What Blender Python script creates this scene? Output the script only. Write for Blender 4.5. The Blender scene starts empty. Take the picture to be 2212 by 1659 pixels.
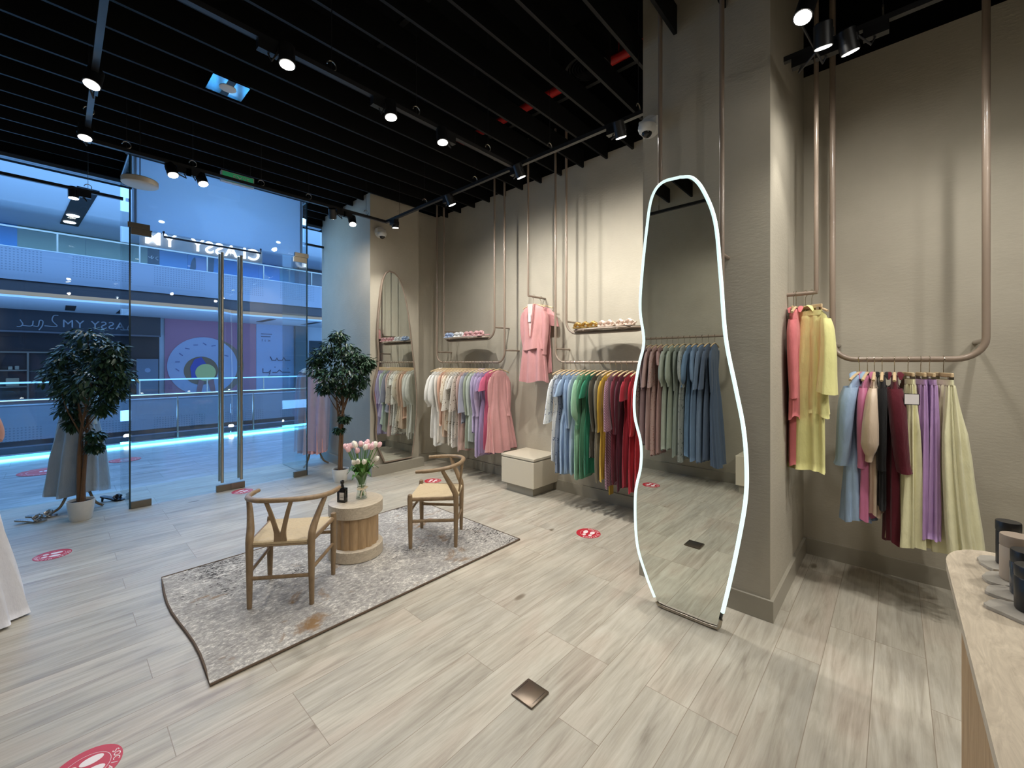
import bpy, bmesh, math, random
from mathutils import Vector, Matrix
C = bpy.context.scene.collection
PI = math.pi
R = math.radians
rnd = random.Random(7)

# ------------------------------------------------------------------ camera
cam_d = bpy.data.cameras.new('camera'); cam = bpy.data.objects.new('camera', cam_d); C.objects.link(cam)
cam.location = (0, 0, 1.6)
YAW = 0.7428
cam.rotation_euler = (PI/2, 0, YAW - PI/2)
cam_d.sensor_width = 36; cam_d.lens = 901.7/2212*36; cam_d.shift_y = -46.9/2212
cam_d.clip_start = 0.02; cam_d.clip_end = 200
bpy.context.scene.camera = cam

# ------------------------------------------------------------------ world, exposure
w = bpy.data.worlds.new('world'); bpy.context.scene.world = w; w.use_nodes = True
w.node_tree.nodes['Background'].inputs[0].default_value = (0.35, 0.5, 0.8, 1)
w.node_tree.nodes['Background'].inputs[1].default_value = 0.02
vs = bpy.context.scene.view_settings
vs.view_transform = 'Standard'; vs.look = 'None'; vs.gamma = 1; vs.use_curve_mapping = False
vs.exposure = 0.0
bpy.context.scene.cycles.max_bounces = 10
bpy.context.scene.cycles.transparent_max_bounces = 24
bpy.context.scene.cycles.sample_clamp_indirect = 4

def area(name, loc, rot, sx, sy, power, col):
    l = bpy.data.lights.new(name, 'AREA'); l.shape = 'RECTANGLE'; l.size = sx; l.size_y = sy; l.energy = power; l.color = col
    o = bpy.data.objects.new(name, l); o.location = loc; o.rotation_euler = rot; C.objects.link(o); return o
BLUE = (0.24, 0.50, 1.0)
# cool blue fill lights added to stand in for the mall's unseen lamps
area('atrium_fill', (4, 14.5, 6.25), (0, 0, 0), 30, 6, 1800, BLUE)
area('atrium_fill', (4, 20.5, 6.2), (0, 0, 0), 30, 2.5, 430, BLUE)
area('gallery_light', (4, 20.6, 3.42), (0, 0, 0), 30, 2.5, 190, BLUE)
area('walkway_light', (3, 9.2, 6.3), (0, 0, 0), 18, 2.0, 420, BLUE)
area('atrium_ceiling_fill', (4, 15, 0.2), (PI, 0, 0), 26, 3, 1600, BLUE)
WARM = (1.0, 0.965, 0.90)
SPOT_POWER = 72
# track lamps, including the fill lamps added behind the camera
def spot(loc, target, power=None, size=64, blend=0.75, col=WARM, parent=None, name='spot_light', rad=0.03):
    l = bpy.data.lights.new(name, 'SPOT'); l.energy = power or SPOT_POWER; l.color = col; l.spot_size = R(size); l.spot_blend = blend; l.shadow_soft_size = rad
    o = bpy.data.objects.new(name, l); C.objects.link(o)
    d = Vector(target) - Vector(loc)
    o.location = loc; o.rotation_euler = d.to_track_quat('-Z', 'Y').to_euler()
    if parent: o.parent = parent; o.location = Vector(loc) - parent.location
    return o

# ------------------------------------------------------------------ materials
MATS = {}
def nodes(name):
    m = bpy.data.materials.new(name); m.use_nodes = True; nt = m.node_tree
    return m, nt, nt.nodes['Principled BSDF'], nt.links
def srgb(c):
    return tuple(((v/255)/12.92 if v/255 <= 0.04045 else ((v/255+0.055)/1.055)**2.4) for v in c) + (1,)
def mat(name, c, rough=0.6, metal=0.0, spec=0.5, noise=0.06, nscale=30, bump=0.0, bscale=200, coat=0, sheen=0):
    if name in MATS: return MATS[name]
    m, nt, b, L = nodes(name)
    col = srgb(c)
    tc = nt.nodes.new('ShaderNodeTexCoord')
    n = nt.nodes.new('ShaderNodeTexNoise'); n.inputs['Scale'].default_value = nscale; n.inputs['Detail'].default_value = 3
    L.new(tc.outputs['Object'], n.inputs['Vector'])
    mx = nt.nodes.new('ShaderNodeMix'); mx.data_type = 'RGBA'
    mx.inputs[6].default_value = tuple(v*(1-noise) for v in col[:3]) + (1,)
    mx.inputs[7].default_value = tuple(min(1, v*(1+noise)) for v in col[:3]) + (1,)
    L.new(n.outputs['Fac'], mx.inputs[0]); L.new(mx.outputs[2], b.inputs['Base Color'])
    b.inputs['Roughness'].default_value = rough; b.inputs['Metallic'].default_value = metal
    b.inputs['Specular IOR Level'].default_value = spec; b.inputs['Coat Weight'].default_value = coat
    b.inputs['Sheen Weight'].default_value = sheen
    if bump:
        n2 = nt.nodes.new('ShaderNodeTexNoise'); n2.inputs['Scale'].default_value = bscale; n2.inputs['Detail'].default_value = 4
        L.new(tc.outputs['Object'], n2.inputs['Vector'])
        bp = nt.nodes.new('ShaderNodeBump'); bp.inputs['Strength'].default_value = bump; bp.inputs['Distance'].default_value = 0.01
        L.new(n2.outputs['Fac'], bp.inputs['Height']); L.new(bp.outputs[0], b.inputs['Normal'])
    MATS[name] = m; return m
def emit(name, c, strength):
    if name in MATS: return MATS[name]
    m, nt, b, L = nodes(name)
    b.inputs['Base Color'].default_value = srgb(c); b.inputs['Emission Color'].default_value = srgb(c); b.inputs['Emission Strength'].default_value = strength
    MATS[name] = m; return m
def glass_mat(name, tint=(0.86, 0.94, 0.96), refl=1.0, film=0.0, filmcol=(0.7, 0.75, 0.8)):
    m = bpy.data.materials.new(name); m.use_nodes = True; nt = m.node_tree; nt.nodes.clear(); L = nt.links
    out = nt.nodes.new('ShaderNodeOutputMaterial'); tr = nt.nodes.new('ShaderNodeBsdfTransparent'); tr.inputs[0].default_value = (*tint, 1)
    gl = nt.nodes.new('ShaderNodeBsdfGlossy'); gl.inputs['Roughness'].default_value = 0.0
    fr = nt.nodes.new('ShaderNodeFresnel'); ge = nt.nodes.new('ShaderNodeNewGeometry')
    io = nt.nodes.new('ShaderNodeMapRange'); io.inputs[3].default_value = 1.45; io.inputs[4].default_value = 1/1.45
    L.new(ge.outputs['Backfacing'], io.inputs[0]); L.new(io.outputs[0], fr.inputs[0])
    ml = nt.nodes.new('ShaderNodeMath'); ml.operation = 'MULTIPLY'; ml.inputs[1].default_value = refl
    L.new(fr.outputs[0], ml.inputs[0])
    mx = nt.nodes.new('ShaderNodeMixShader'); L.new(ml.outputs[0], mx.inputs[0]); L.new(tr.outputs[0], mx.inputs[1]); L.new(gl.outputs[0], mx.inputs[2])
    last = mx
    if film:
        df = nt.nodes.new('ShaderNodeBsdfDiffuse'); df.inputs[0].default_value = (*filmcol, 1)
        m2 = nt.nodes.new('ShaderNodeMixShader'); m2.inputs[0].default_value = film
        L.new(mx.outputs[0], m2.inputs[1]); L.new(df.outputs[0], m2.inputs[2]); last = m2
    L.new(last.outputs[0], out.inputs[0]); MATS[name] = m; return m

def translucent(name, c):
    m = bpy.data.materials.new(name); m.use_nodes = True; nt = m.node_tree; nt.nodes.clear(); L = nt.links
    out = nt.nodes.new('ShaderNodeOutputMaterial'); a = nt.nodes.new('ShaderNodeBsdfTranslucent'); d = nt.nodes.new('ShaderNodeBsdfDiffuse')
    a.inputs[0].default_value = srgb(c); d.inputs[0].default_value = srgb(c)
    mx = nt.nodes.new('ShaderNodeMixShader'); mx.inputs[0].default_value = 0.35; L.new(a.outputs[0], mx.inputs[1]); L.new(d.outputs[0], mx.inputs[2]); L.new(mx.outputs[0], out.inputs[0]); return m
def ramp(nt, pts):
    r = nt.nodes.new('ShaderNodeValToRGB'); e = r.color_ramp.elements
    e[0].position = pts[0][0]; e[0].color = srgb(pts[0][1]); e[1].position = pts[-1][0]; e[1].color = srgb(pts[-1][1])
    for p, c in pts[1:-1]:
        x = e.new(p); x.color = srgb(c)
    return r
def mapping(nt, src, loc=(0,0,0), rot=(0,0,0), sc=(1,1,1)):
    mp = nt.nodes.new('ShaderNodeMapping'); mp.inputs[1].default_value = loc; mp.inputs[2].default_value = rot; mp.inputs[3].default_value = sc
    nt.links.new(src, mp.inputs[0]); return mp.outputs[0]
def noise(nt, vec, scale, detail=4, rough=0.5, dist=0):
    n = nt.nodes.new('ShaderNodeTexNoise'); n.inputs['Scale'].default_value = scale; n.inputs['Detail'].default_value = detail
    n.inputs['Roughness'].default_value = rough; n.inputs['Distortion'].default_value = dist
    nt.links.new(vec, n.inputs['Vector']); return n.outputs['Fac']
def mixc(nt, a, b, f, mode='MIX'):
    m = nt.nodes.new('ShaderNodeMix'); m.data_type = 'RGBA'; m.blend_type = mode; L = nt.links
    for i, v in ((0, f), (6, a), (7, b)):
        if hasattr(v, 'links') or hasattr(v, 'is_linked'): L.new(v, m.inputs[i])
        else: m.inputs[i].default_value = v
    return m.outputs[2]

def floor_material():
    m, nt, b, L = nodes('wood_look_tile')
    tc = nt.nodes.new('ShaderNodeTexCoord'); P = tc.outputs['Object']
    br = nt.nodes.new('ShaderNodeTexBrick'); L.new(mapping(nt, P, loc=(0.43, -0.291, 0)), br.inputs['Vector'])
    br.offset = 0.37; br.offset_frequency = 3; br.squash = 1
    br.inputs['Scale'].default_value = 1; br.inputs['Mortar Size'].default_value = 0.0016; br.inputs['Mortar Smooth'].default_value = 0.1
    br.inputs['Brick Width'].default_value = 1.2; br.inputs['Row Height'].default_value = 0.2065; br.inputs['Bias'].default_value = 0
    br.inputs['Color1'].default_value = (0, 0, 0, 1); br.inputs['Color2'].default_value = (1, 1, 1, 1); br.inputs['Mortar'].default_value = (0.5, 0.5, 0.5, 1)
    # per-plank offset for the grain
    add = nt.nodes.new('ShaderNodeVectorMath'); add.operation = 'MULTIPLY_ADD'
    add.inputs[1].default_value = (7.3, 3.1, 5.0)
    L.new(br.outputs['Color'], add.inputs[0]); L.new(P, add.inputs[2])
    V = add.outputs[0]
    g1 = noise(nt, mapping(nt, V, sc=(1.3, 13, 1)), 1.6, 7, 0.62, 0.8)
    g2 = noise(nt, mapping(nt, V, sc=(3, 70, 1)), 1.5, 4, 0.6)
    g3 = noise(nt, mapping(nt, V, sc=(1, 2.2, 1)), 1.6, 3, 0.5, 0.5)
    r1 = ramp(nt, [(0.24, (150, 142, 130)), (0.40, (178, 171, 158)), (0.54, (193, 187, 174)), (0.74, (205, 200, 189))]); L.new(g1, r1.inputs[0])
    r2 = ramp(nt, [(0.35, (205, 200, 190)), (0.65, (250, 250, 250))]); L.new(g2, r2.inputs[0])
    c = mixc(nt, r1.outputs[0], r2.outputs[0], 0.3, 'MULTIPLY')
    r3 = ramp(nt, [(0.3, (226, 225, 222)), (0.5, (255, 254, 250)), (0.7, (250, 240, 234))]); L.new(g3, r3.inputs[0])
    c = mixc(nt, c, r3.outputs[0], 0.75, 'MULTIPLY')
    r4 = ramp(nt, [(0.0, (232, 232, 232)), (1.0, (255, 255, 255))]); L.new(br.outputs['Color'], r4.inputs[0])
    c = mixc(nt, c, r4.outputs[0], 0.8, 'MULTIPLY')
    # knots
    vo = nt.nodes.new('ShaderNodeTexVoronoi'); vo.inputs['Scale'].default_value = 1.15; L.new(mapping(nt, V, sc=(1, 2.4, 1)), vo.inputs['Vector'])
    rk = ramp(nt, [(0.0, (120, 108, 92)), (0.045, (170, 160, 146)), (0.075, (255, 255, 255))]); L.new(vo.outputs['Distance'], rk.inputs[0])
    c = mixc(nt, c, rk.outputs[0], 0.8, 'MULTIPLY')
    c = mixc(nt, c, srgb((140, 128, 112)), br.outputs['Fac'])
    L.new(c, b.inputs['Base Color'])
    rr = nt.nodes.new('ShaderNodeMapRange'); rr.inputs[3].default_value = 0.34; rr.inputs[4].default_value = 0.52; L.new(g1, rr.inputs[0]); L.new(rr.outputs[0], b.inputs['Roughness'])
    bp = nt.nodes.new('ShaderNodeBump'); bp.inputs['Strength'].default_value = 0.12; bp.inputs['Distance'].default_value = 0.004
    L.new(g1, bp.inputs['Height']); L.new(bp.outputs[0], b.inputs['Normal'])
    MATS['floor'] = m; return m
def plaster_material():
    m, nt, b, L = nodes('beige_plaster'); tc = nt.nodes.new('ShaderNodeTexCoord'); P = tc.outputs['Object']
    n1 = noise(nt, P, 1.3, 5, 0.6); r = ramp(nt, [(0.3, (172, 165, 150)), (0.7, (186, 179, 163))]); L.new(n1, r.inputs[0])
    L.new(r.outputs[0], b.inputs['Base Color']); b.inputs['Roughness'].default_value = 0.75; b.inputs['Specular IOR Level'].default_value = 0.25
    n2 = noise(nt, mapping(nt, P, sc=(1, 1, 3)), 22, 6, 0.65); bp = nt.nodes.new('ShaderNodeBump'); bp.inputs['Strength'].default_value = 0.22; bp.inputs['Distance'].default_value = 0.01
    L.new(n2, bp.inputs['Height']); L.new(bp.outputs[0], b.inputs['Normal']); MATS['plaster'] = m; return m
def wood(name, c1, c2, sc=(6, 60, 60), rough=0.45, axis_rot=(0, 0, 0), dist=1.0):
    m, nt, b, L = nodes(name); tc = nt.nodes.new('ShaderNodeTexCoord')
    n = noise(nt, mapping(nt, tc.outputs['Object'], rot=axis_rot, sc=sc), 1.0, 5, 0.6, dist)
    r = ramp(nt, [(0.3, c1), (0.7, c2)]); L.new(n, r.inputs[0]); L.new(r.outputs[0], b.inputs['Base Color'])
    b.inputs['Roughness'].default_value = rough; MATS[name] = m; return m
def rug_material():
    m, nt, b, L = nodes('distressed_rug'); tc = nt.nodes.new('ShaderNodeTexCoord'); P = tc.outputs['Object']
    a = noise(nt, mapping(nt, P, sc=(1, 1.6, 1)), 34, 6, 0.75, 0.5); big = noise(nt, P, 3.2, 4, 0.6, 0.4)
    r = ramp(nt, [(0.32, (128, 125, 122)), (0.44, (152, 148, 144)), (0.54, (170, 166, 160)), (0.60, (200, 195, 187)), (0.67, (224, 218, 209))])
    mm = nt.nodes.new('ShaderNodeMath'); mm.operation = 'MULTIPLY_ADD'; mm.inputs[1].default_value = 0.32; mm.inputs[2].default_value = -0.16; L.new(big, mm.inputs[0])
    ad = nt.nodes.new('ShaderNodeMath'); ad.operation = 'ADD'; L.new(a, ad.inputs[0]); L.new(mm.outputs[0], ad.inputs[1]); L.new(ad.outputs[0], r.inputs[0])
    g = noise(nt, mapping(nt, P, loc=(3, 1, 0), sc=(1, 1.5, 1)), 2.3, 5, 0.65, 0.8)
    rg = ramp(nt, [(0.60, (0, 0, 0)), (0.70, (255, 255, 255))]); L.new(g, rg.inputs[0])
    c = mixc(nt, r.outputs[0], srgb((140, 112, 82)), rg.outputs[0])
    d = noise(nt, mapping(nt, P, loc=(1, 7, 0), sc=(1, 2.5, 1)), 40, 4, 0.7); d2 = noise(nt, mapping(nt, P, loc=(8, 2, 0)), 1.6, 3)
    md = nt.nodes.new('ShaderNodeMath'); md.operation = 'MULTIPLY'; L.new(d, md.inputs[0]); L.new(d2, md.inputs[1])
    rd = ramp(nt, [(0.335, (0, 0, 0)), (0.36, (255, 255, 255))]); L.new(md.outputs[0], rd.inputs[0])
    c = mixc(nt, c, srgb((52, 50, 50)), rd.outputs[0])
    L.new(c, b.inputs['Base Color']); b.inputs['Roughness'].default_value = 0.95; b.inputs['Specular IOR Level'].default_value = 0.1
    bp = nt.nodes.new('ShaderNodeBump'); bp.inputs['Strength'].default_value = 0.5; bp.inputs['Distance'].default_value = 0.004
    L.new(a, bp.inputs['Height']); L.new(bp.outputs[0], b.inputs['Normal']); MATS['rug'] = m; return m
def cloth(c, pat=None, c2=None):
    key = 'cloth_%d_%d_%d_%s' % (*c, pat)
    if key in MATS: return MATS[key]
    m, nt, b, L = nodes(key); tc = nt.nodes.new('ShaderNodeTexCoord'); P = tc.outputs['Object']
    lum = 0.3*c[0]+0.55*c[1]+0.15*c[2]; base = srgb(tuple(v+(lum-v)*0.24+6 for v in c)); n = noise(nt, P, 9, 4, 0.6)
    lo = tuple(v*0.86 for v in base[:3]) + (1,); hi = tuple(min(1, v*1.1) for v in base[:3]) + (1,)
    col = mixc(nt, lo, hi, n)
    if pat == 'floral':
        v = nt.nodes.new('ShaderNodeTexVoronoi'); v.inputs['Scale'].default_value = 38; L.new(P, v.inputs['Vector'])
        r = ramp(nt, [(0.0, (255, 255, 255)), (0.28, (255, 255, 255)), (0.36, (0, 0, 0))]); L.new(v.outputs['Distance'], r.inputs[0])
        n3 = noise(nt, P, 17, 2); r3 = ramp(nt, [(0.45, (0, 0, 0)), (0.52, (255, 255, 255))]); L.new(n3, r3.inputs[0])
        f = mixc(nt, r.outputs[0], (0, 0, 0, 1), r3.outputs[0])
        col = mixc(nt, col, srgb(c2), f)
    if pat == 'stripe':
        wv = nt.nodes.new('ShaderNodeTexWave'); wv.inputs['Scale'].default_value = 22; wv.inputs['Distortion'].default_value = 2; L.new(mapping(nt, P, rot=(0, 0.5, 0)), wv.inputs['Vector'])
        r = ramp(nt, [(0.45, (0, 0, 0)), (0.6, (255, 255, 255))]); L.new(wv.outputs['Fac'], r.inputs[0])
        col = mixc(nt, col, srgb(c2), r.outputs[0])
    L.new(col, b.inputs['Base Color'])
    b.inputs['Roughness'].default_value = 0.42 if pat == 'satin' else 0.85
    b.inputs['Specular IOR Level'].default_value = 0.5 if pat == 'satin' else 0.2
    b.inputs['Sheen Weight'].default_value = 0.15
    if pat == 'tulle':
        b.inputs['Alpha'].default_value = 0.55
    n2 = noise(nt, mapping(nt, P, sc=(1, 1, 0.35)), 26, 4, 0.6); bp = nt.nodes.new('ShaderNodeBump'); bp.inputs['Strength'].default_value = 0.35; bp.inputs['Distance'].default_value = 0.02
    L.new(n2, bp.inputs['Height']); L.new(bp.outputs[0], b.inputs['Normal'])
    MATS[key] = m; return m
def mall_floor_material():
    m, nt, b, L = nodes('mall_marble'); tc = nt.nodes.new('ShaderNodeTexCoord'); P = tc.outputs['Object']
    n = noise(nt, mapping(nt, P, rot=(0, 0, 0.5), sc=(1, 5, 1)), 1.6, 6, 0.6, 1.2)
    r = ramp(nt, [(0.3, (150, 150, 152)), (0.6, (186, 186, 186)), (0.8, (206, 206, 206))]); L.new(n, r.inputs[0])
    ch = nt.nodes.new('ShaderNodeTexBrick'); L.new(mapping(nt, P, rot=(0, 0, 0.0)), ch.inputs['Vector'])
    ch.inputs['Scale'].default_value = 1; ch.inputs['Brick Width'].default_value = 1.0; ch.inputs['Row Height'].default_value = 0.5; ch.inputs['Mortar Size'].default_value = 0.003
    ch.inputs['Color1'].default_value = (0.62, 0.62, 0.62, 1); ch.inputs['Color2'].default_value = (1, 1, 1, 1); ch.inputs['Mortar'].default_value = (0.6, 0.6, 0.6, 1); ch.inputs['Bias'].default_value = 0.75
    c = mixc(nt, r.outputs[0], ch.outputs['Color'], 0.8, 'MULTIPLY')
    L.new(c, b.inputs['Base Color']); b.inputs['Roughness'].default_value = 0.12; MATS['mall_floor'] = m; return m
def perforated_material():
    m, nt, b, L = nodes('perforated_panel'); tc = nt.nodes.new('ShaderNodeTexCoord'); P = tc.outputs['Object']
    v = nt.nodes.new('ShaderNodeTexBrick'); L.new(mapping(nt, P, rot=(PI/2, 0, 0)), v.inputs['Vector'])
    v.offset = 0; v.inputs['Scale'].default_value = 1; v.inputs['Brick Width'].default_value = 0.075; v.inputs['Row Height'].default_value = 0.075; v.inputs['Mortar Size'].default_value = 0.02; v.inputs['Mortar Smooth'].default_value = 0
    v.inputs['Color1'].default_value = v.inputs['Color2'].default_value = srgb((120, 124, 134)); v.inputs['Mortar'].default_value = srgb((146, 148, 158))
    big = nt.nodes.new('ShaderNodeTexBrick'); L.new(mapping(nt, P, rot=(PI/2, 0, 0), loc=(0, 0, 0.0)), big.inputs['Vector']); big.offset = 0
    big.inputs['Scale'].default_value = 1; big.inputs['Brick Width'].default_value = 2.0; big.inputs['Row Height'].default_value = 4; big.inputs['Mortar Size'].default_value = 0.28; big.inputs['Mortar Smooth'].default_value = 0
    c = mixc(nt, v.outputs['Color'], srgb((146, 148, 158)), big.outputs['Fac'])
    L.new(c, b.inputs['Base Color']); b.inputs['Roughness'].default_value = 0.5; MATS['perf'] = m; return m

floor_material(); plaster_material(); rug_material(); mall_floor_material(); perforated_material()
M_BLACK = mat('ceiling_black', (7, 7, 7), 0.9, spec=0.1)
M_SLAT = mat('slat_black', (15, 15, 16), 0.6, spec=0.25)
M_TRACK = mat('track_black', (30, 30, 32), 0.45)
M_LAMP = mat('lamp_black', (22, 22, 24), 0.4)
M_BASE = mat('baseboard_grey', (158, 152, 138), 0.35, noise=0.03)
M_TAUPE = mat('taupe_tube', (142, 126, 112), 0.28, noise=0.02, coat=0.3)
M_STEEL = mat('brushed_steel', (176, 168, 154), 0.28, metal=1.0, noise=0.05, nscale=80)
M_BRONZE = mat('bronze_patch', (126, 118, 104), 0.4, metal=0.8)
M_MIRROR = mat('mirror_silver', (222, 226, 220), 0.0, metal=1.0, noise=0)
M_WHITE = mat('white_plastic', (214, 212, 206), 0.4)
M_CERAMIC = mat('white_ceramic', (206, 203, 196), 0.3)
M_CHROME = mat('hook_chrome', (190, 182, 168), 0.2, metal=1.0)
M_OAK = wood('oak', (150, 116, 78), (184, 150, 108), (3, 3, 40))
M_OAKH = wood('oak_rail', (122, 100, 74), (150, 126, 96), (24, 24, 8))
M_HANG = mat('hanger_wood', (205, 180, 142), 0.5)
M_CORD = None
M_LAMINATE = mat('beige_laminate', (206, 196, 176), 0.5, noise=0.02)
M_GREYOAK = wood('bleached_oak', (172, 158, 138), (204, 190, 168), (5, 26, 26), 0.45, dist=3.5)
M_FLUTE = wood('fluted_oak', (160, 130, 94), (188, 158, 120), (40, 40, 4))
M_RED = mat('sticker_red', (186, 34, 50), 0.45, noise=0.02)
M_PRINTW = mat('print_white', (232, 222, 220), 0.5, noise=0)
M_LENS = emit('lamp_face', (255, 250, 240), 28)
M_LENS2 = emit('mall_lamp_face', (235, 242, 255), 9)
M_LED = emit('mirror_led', (214, 238, 236), 0.95)
M_STRIP = emit('led_strip', (90, 205, 255), 3)
M_LETTER = emit('sign_letter', (255, 252, 250), 1.5)
GLASS = glass_mat('clear_glass', (0.90, 0.955, 0.965), 0.8)
GLASSD = glass_mat('door_glass', (0.91, 0.96, 0.975), 1.0, 0.03, (0.55, 0.7, 0.8))
VGLASS = glass_mat('vase_glass', (0.94, 0.97, 0.95), 1.6)
M_EDGE = mat('glass_edge', (30, 60, 70), 0.2)
M_SOIL = mat('soil', (52, 40, 30), 0.95, bump=0.6, bscale=60)
M_TRUNK = mat('ficus_bark', (104, 76, 50), 0.8, noise=0.3, nscale=25, bump=0.5)
M_LEAF = mat('ficus_leaf', (46, 72, 50), 0.38, noise=0.45, nscale=9)

# ------------------------------------------------------------------ mesh helpers
def bm_new(): return bmesh.new()
def box(bm, x0, x1, y0, y1, z0, z1):
    vs_ = [bm.verts.new((x, y, z)) for x in (x0, x1) for y in (y0, y1) for z in (z0, z1)]
    for f in ((0,1,3,2), (4,6,7,5), (0,4,5,1), (2,3,7,6), (0,2,6,4), (1,5,7,3)): bm.faces.new([vs_[i] for i in f])
    return bm
def obox(bm, c, ax, ay, az, hx, hy, hz):
    c = Vector(c); ax = Vector(ax).normalized(); ay = Vector(ay).normalized(); az = Vector(az).normalized()
    vs_ = [bm.verts.new(c + ax*hx*i + ay*hy*j + az*hz*k) for i in (-1, 1) for j in (-1, 1) for k in (-1, 1)]
    for f in ((0,1,3,2), (4,6,7,5), (0,4,5,1), (2,3,7,6), (0,2,6,4), (1,5,7,3)): bm.faces.new([vs_[i] for i in f])
def catmull(pts, n=6, closed=False):
    P = [Vector(p) for p in pts]; out = []; N = len(P)
    rng = range(N if closed else N-1)
    for i in rng:
        p0 = P[(i-1) % N] if (closed or i > 0) else P[0]*2-P[1]
        p1, p2 = P[i], P[(i+1) % N]
        p3 = P[(i+2) % N] if (closed or i+2 < N) else P[-1]*2-P[-2]
        for k in range(n):
            t = k/n
            out.append(0.5*((2*p1)+(p2-p0)*t+(2*p0-5*p1+4*p2-p3)*t*t+(3*p1-p0-3*p2+p3)*t*t*t))
    if not closed: out.append(P[-1])
    return out
def tube(bm, pts, r, seg=10, closed=False, caps=True, flat=None):
    P = [Vector(p) for p in pts]; N = len(P)
    rs = r if isinstance(r, (list, tuple)) else [r]*N
    rings = []; up = None
    for i in range(N):
        if closed: t = (P[(i+1) % N]-P[i-1])
        else: t = P[min(i+1, N-1)]-P[max(i-1, 0)]
        if t.length < 1e-9: t = Vector((0, 0, 1))
        t.normalize()
        if up is None:
            up = Vector((0, 0, 1)) if abs(t.z) < 0.9 else Vector((1, 0, 0))
        s = t.cross(up)
        if s.length < 1e-6: s = t.cross(Vector((0, 1, 0)))
        s.normalize(); u = s.cross(t).normalized(); up = u
        fy = 1 if flat is None else flat
        rings.append([bm.verts.new(P[i]+(s*math.cos(2*PI*k/seg)+u*math.sin(2*PI*k/seg)*fy)*rs[i]) for k in range(seg)])
    for i in range(N if closed else N-1):
        a, b = rings[i], rings[(i+1) % N]
        for k in range(seg): bm.faces.new((a[k], a[(k+1) % seg], b[(k+1) % seg], b[k]))
    if caps and not closed:
        bm.faces.new(rings[0][::-1]); bm.faces.new(rings[-1])
def lathe(bm, prof, c=(0, 0, 0), seg=32, capb=True, capt=True, sx=1, sy=1):
    rings = []
    for r, z in prof:
        rings.append([bm.verts.new((c[0]+r*sx*math.cos(2*PI*k/seg), c[1]+r*sy*math.sin(2*PI*k/seg), c[2]+z)) for k in range(seg)])
    for a, b in zip(rings, rings[1:]):
        for k in range(seg): bm.faces.new((a[k], a[(k+1) % seg], b[(k+1) % seg], b[k]))
    if capb: bm.faces.new(rings[0][::-1])
    if capt: bm.faces.new(rings[-1])
def prism(bm, pts, d0, d1, plane='XY'):
    # polygon extruded along the third axis
    def v(p, d):
        return {'XY': (p[0], p[1], d), 'XZ': (p[0], d, p[1]), 'YZ': (d, p[0], p[1])}[plane]
    a = [bm.verts.new(v(p, d0)) for p in pts]; b = [bm.verts.new(v(p, d1)) for p in pts]; n = len(pts)
    bm.faces.new(a[::-1]); bm.faces.new(b)
    for i in range(n): bm.faces.new((a[i], a[(i+1) % n], b[(i+1) % n], b[i]))
def obj(name, bm, m, parent=None, smooth=False, kind=None):
    me = bpy.data.meshes.new(name); bmesh.ops.recalc_face_normals(bm, faces=bm.faces[:]); bm.to_mesh(me); bm.free()
    if m: me.materials.append(m)
    o = bpy.data.objects.new(name, me); C.objects.link(o)
    if parent: o.parent = parent
    if smooth:
        for p in me.polygons: p.use_smooth = True
        if smooth != 'all':
            try: me.set_sharp_from_angle(angle=R(40))
            except Exception: pass
    if kind: o['kind'] = kind
    return o
def struct(name, bm, m, parent=None, smooth=False):
    return obj(name, bm, m, parent, smooth, None if parent else 'structure')
def tag(o, label, cat, group=None):
    o['label'] = label; o['category'] = cat
    if group: o['group'] = group
    return o
def thing(name, label, cat, loc=(0, 0, 0), rz=0, group=None):
    o = bpy.data.objects.new(name, None); o.empty_display_size = 0.05; C.objects.link(o)
    o.location = loc; o.rotation_euler = (0, 0, rz); return tag(o, label, cat, group)
def bx(*a): return box(bm_new(), *a)
def copy_thing(root, loc, rz, label=None, group=None):
    r = root.copy(); C.objects.link(r); r.location = loc; r.rotation_euler = (0, 0, rz)
    if label: r['label'] = label
    if group: r['group'] = group
    for ch in list(root.children):
        c = ch.copy(); C.objects.link(c); c.parent = r
        for g in ch.children:
            d = g.copy(); C.objects.link(d); d.parent = c
    return r
def text_bm(s, size, ext=0.002, spacing=1.0, font=None, bold=0):
    cu = bpy.data.curves.new('t', 'FONT'); cu.body = s; cu.size = size; cu.extrude = ext; cu.align_x = 'CENTER'; cu.align_y = 'CENTER'; cu.space_character = spacing; cu.offset = bold
    if font: cu.font = font
    o = bpy.data.objects.new('t', cu); C.objects.link(o)
    bpy.context.view_layer.update()
    me = bpy.data.meshes.new_from_object(o.evaluated_get(bpy.context.evaluated_depsgraph_get()))
    bm = bm_new(); bm.from_mesh(me); bpy.data.objects.remove(o); bpy.data.meshes.remove(me); bpy.data.curves.remove(cu)
    return bm
def xf(bm, M): bmesh.ops.transform(bm, matrix=M, verts=bm.verts[:]); return bm
def join(bm, other, M=None):
    me = bpy.data.meshes.new('j'); 
    if M is not None: xf(other, M)
    other.to_mesh(me); other.free(); bm.from_mesh(me); bpy.data.meshes.remove(me)
def bevel(bm, w, seg=2):
    bmesh.ops.bevel(bm, geom=bm.edges[:], offset=w, segments=seg, affect='EDGES', profile=0.5); return bm

exec_sections = True
XA = 4.26; CEIL = 3.98; XB = 2.983; YB = 0.57; YBF = 1.40; XW = -0.74

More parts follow.
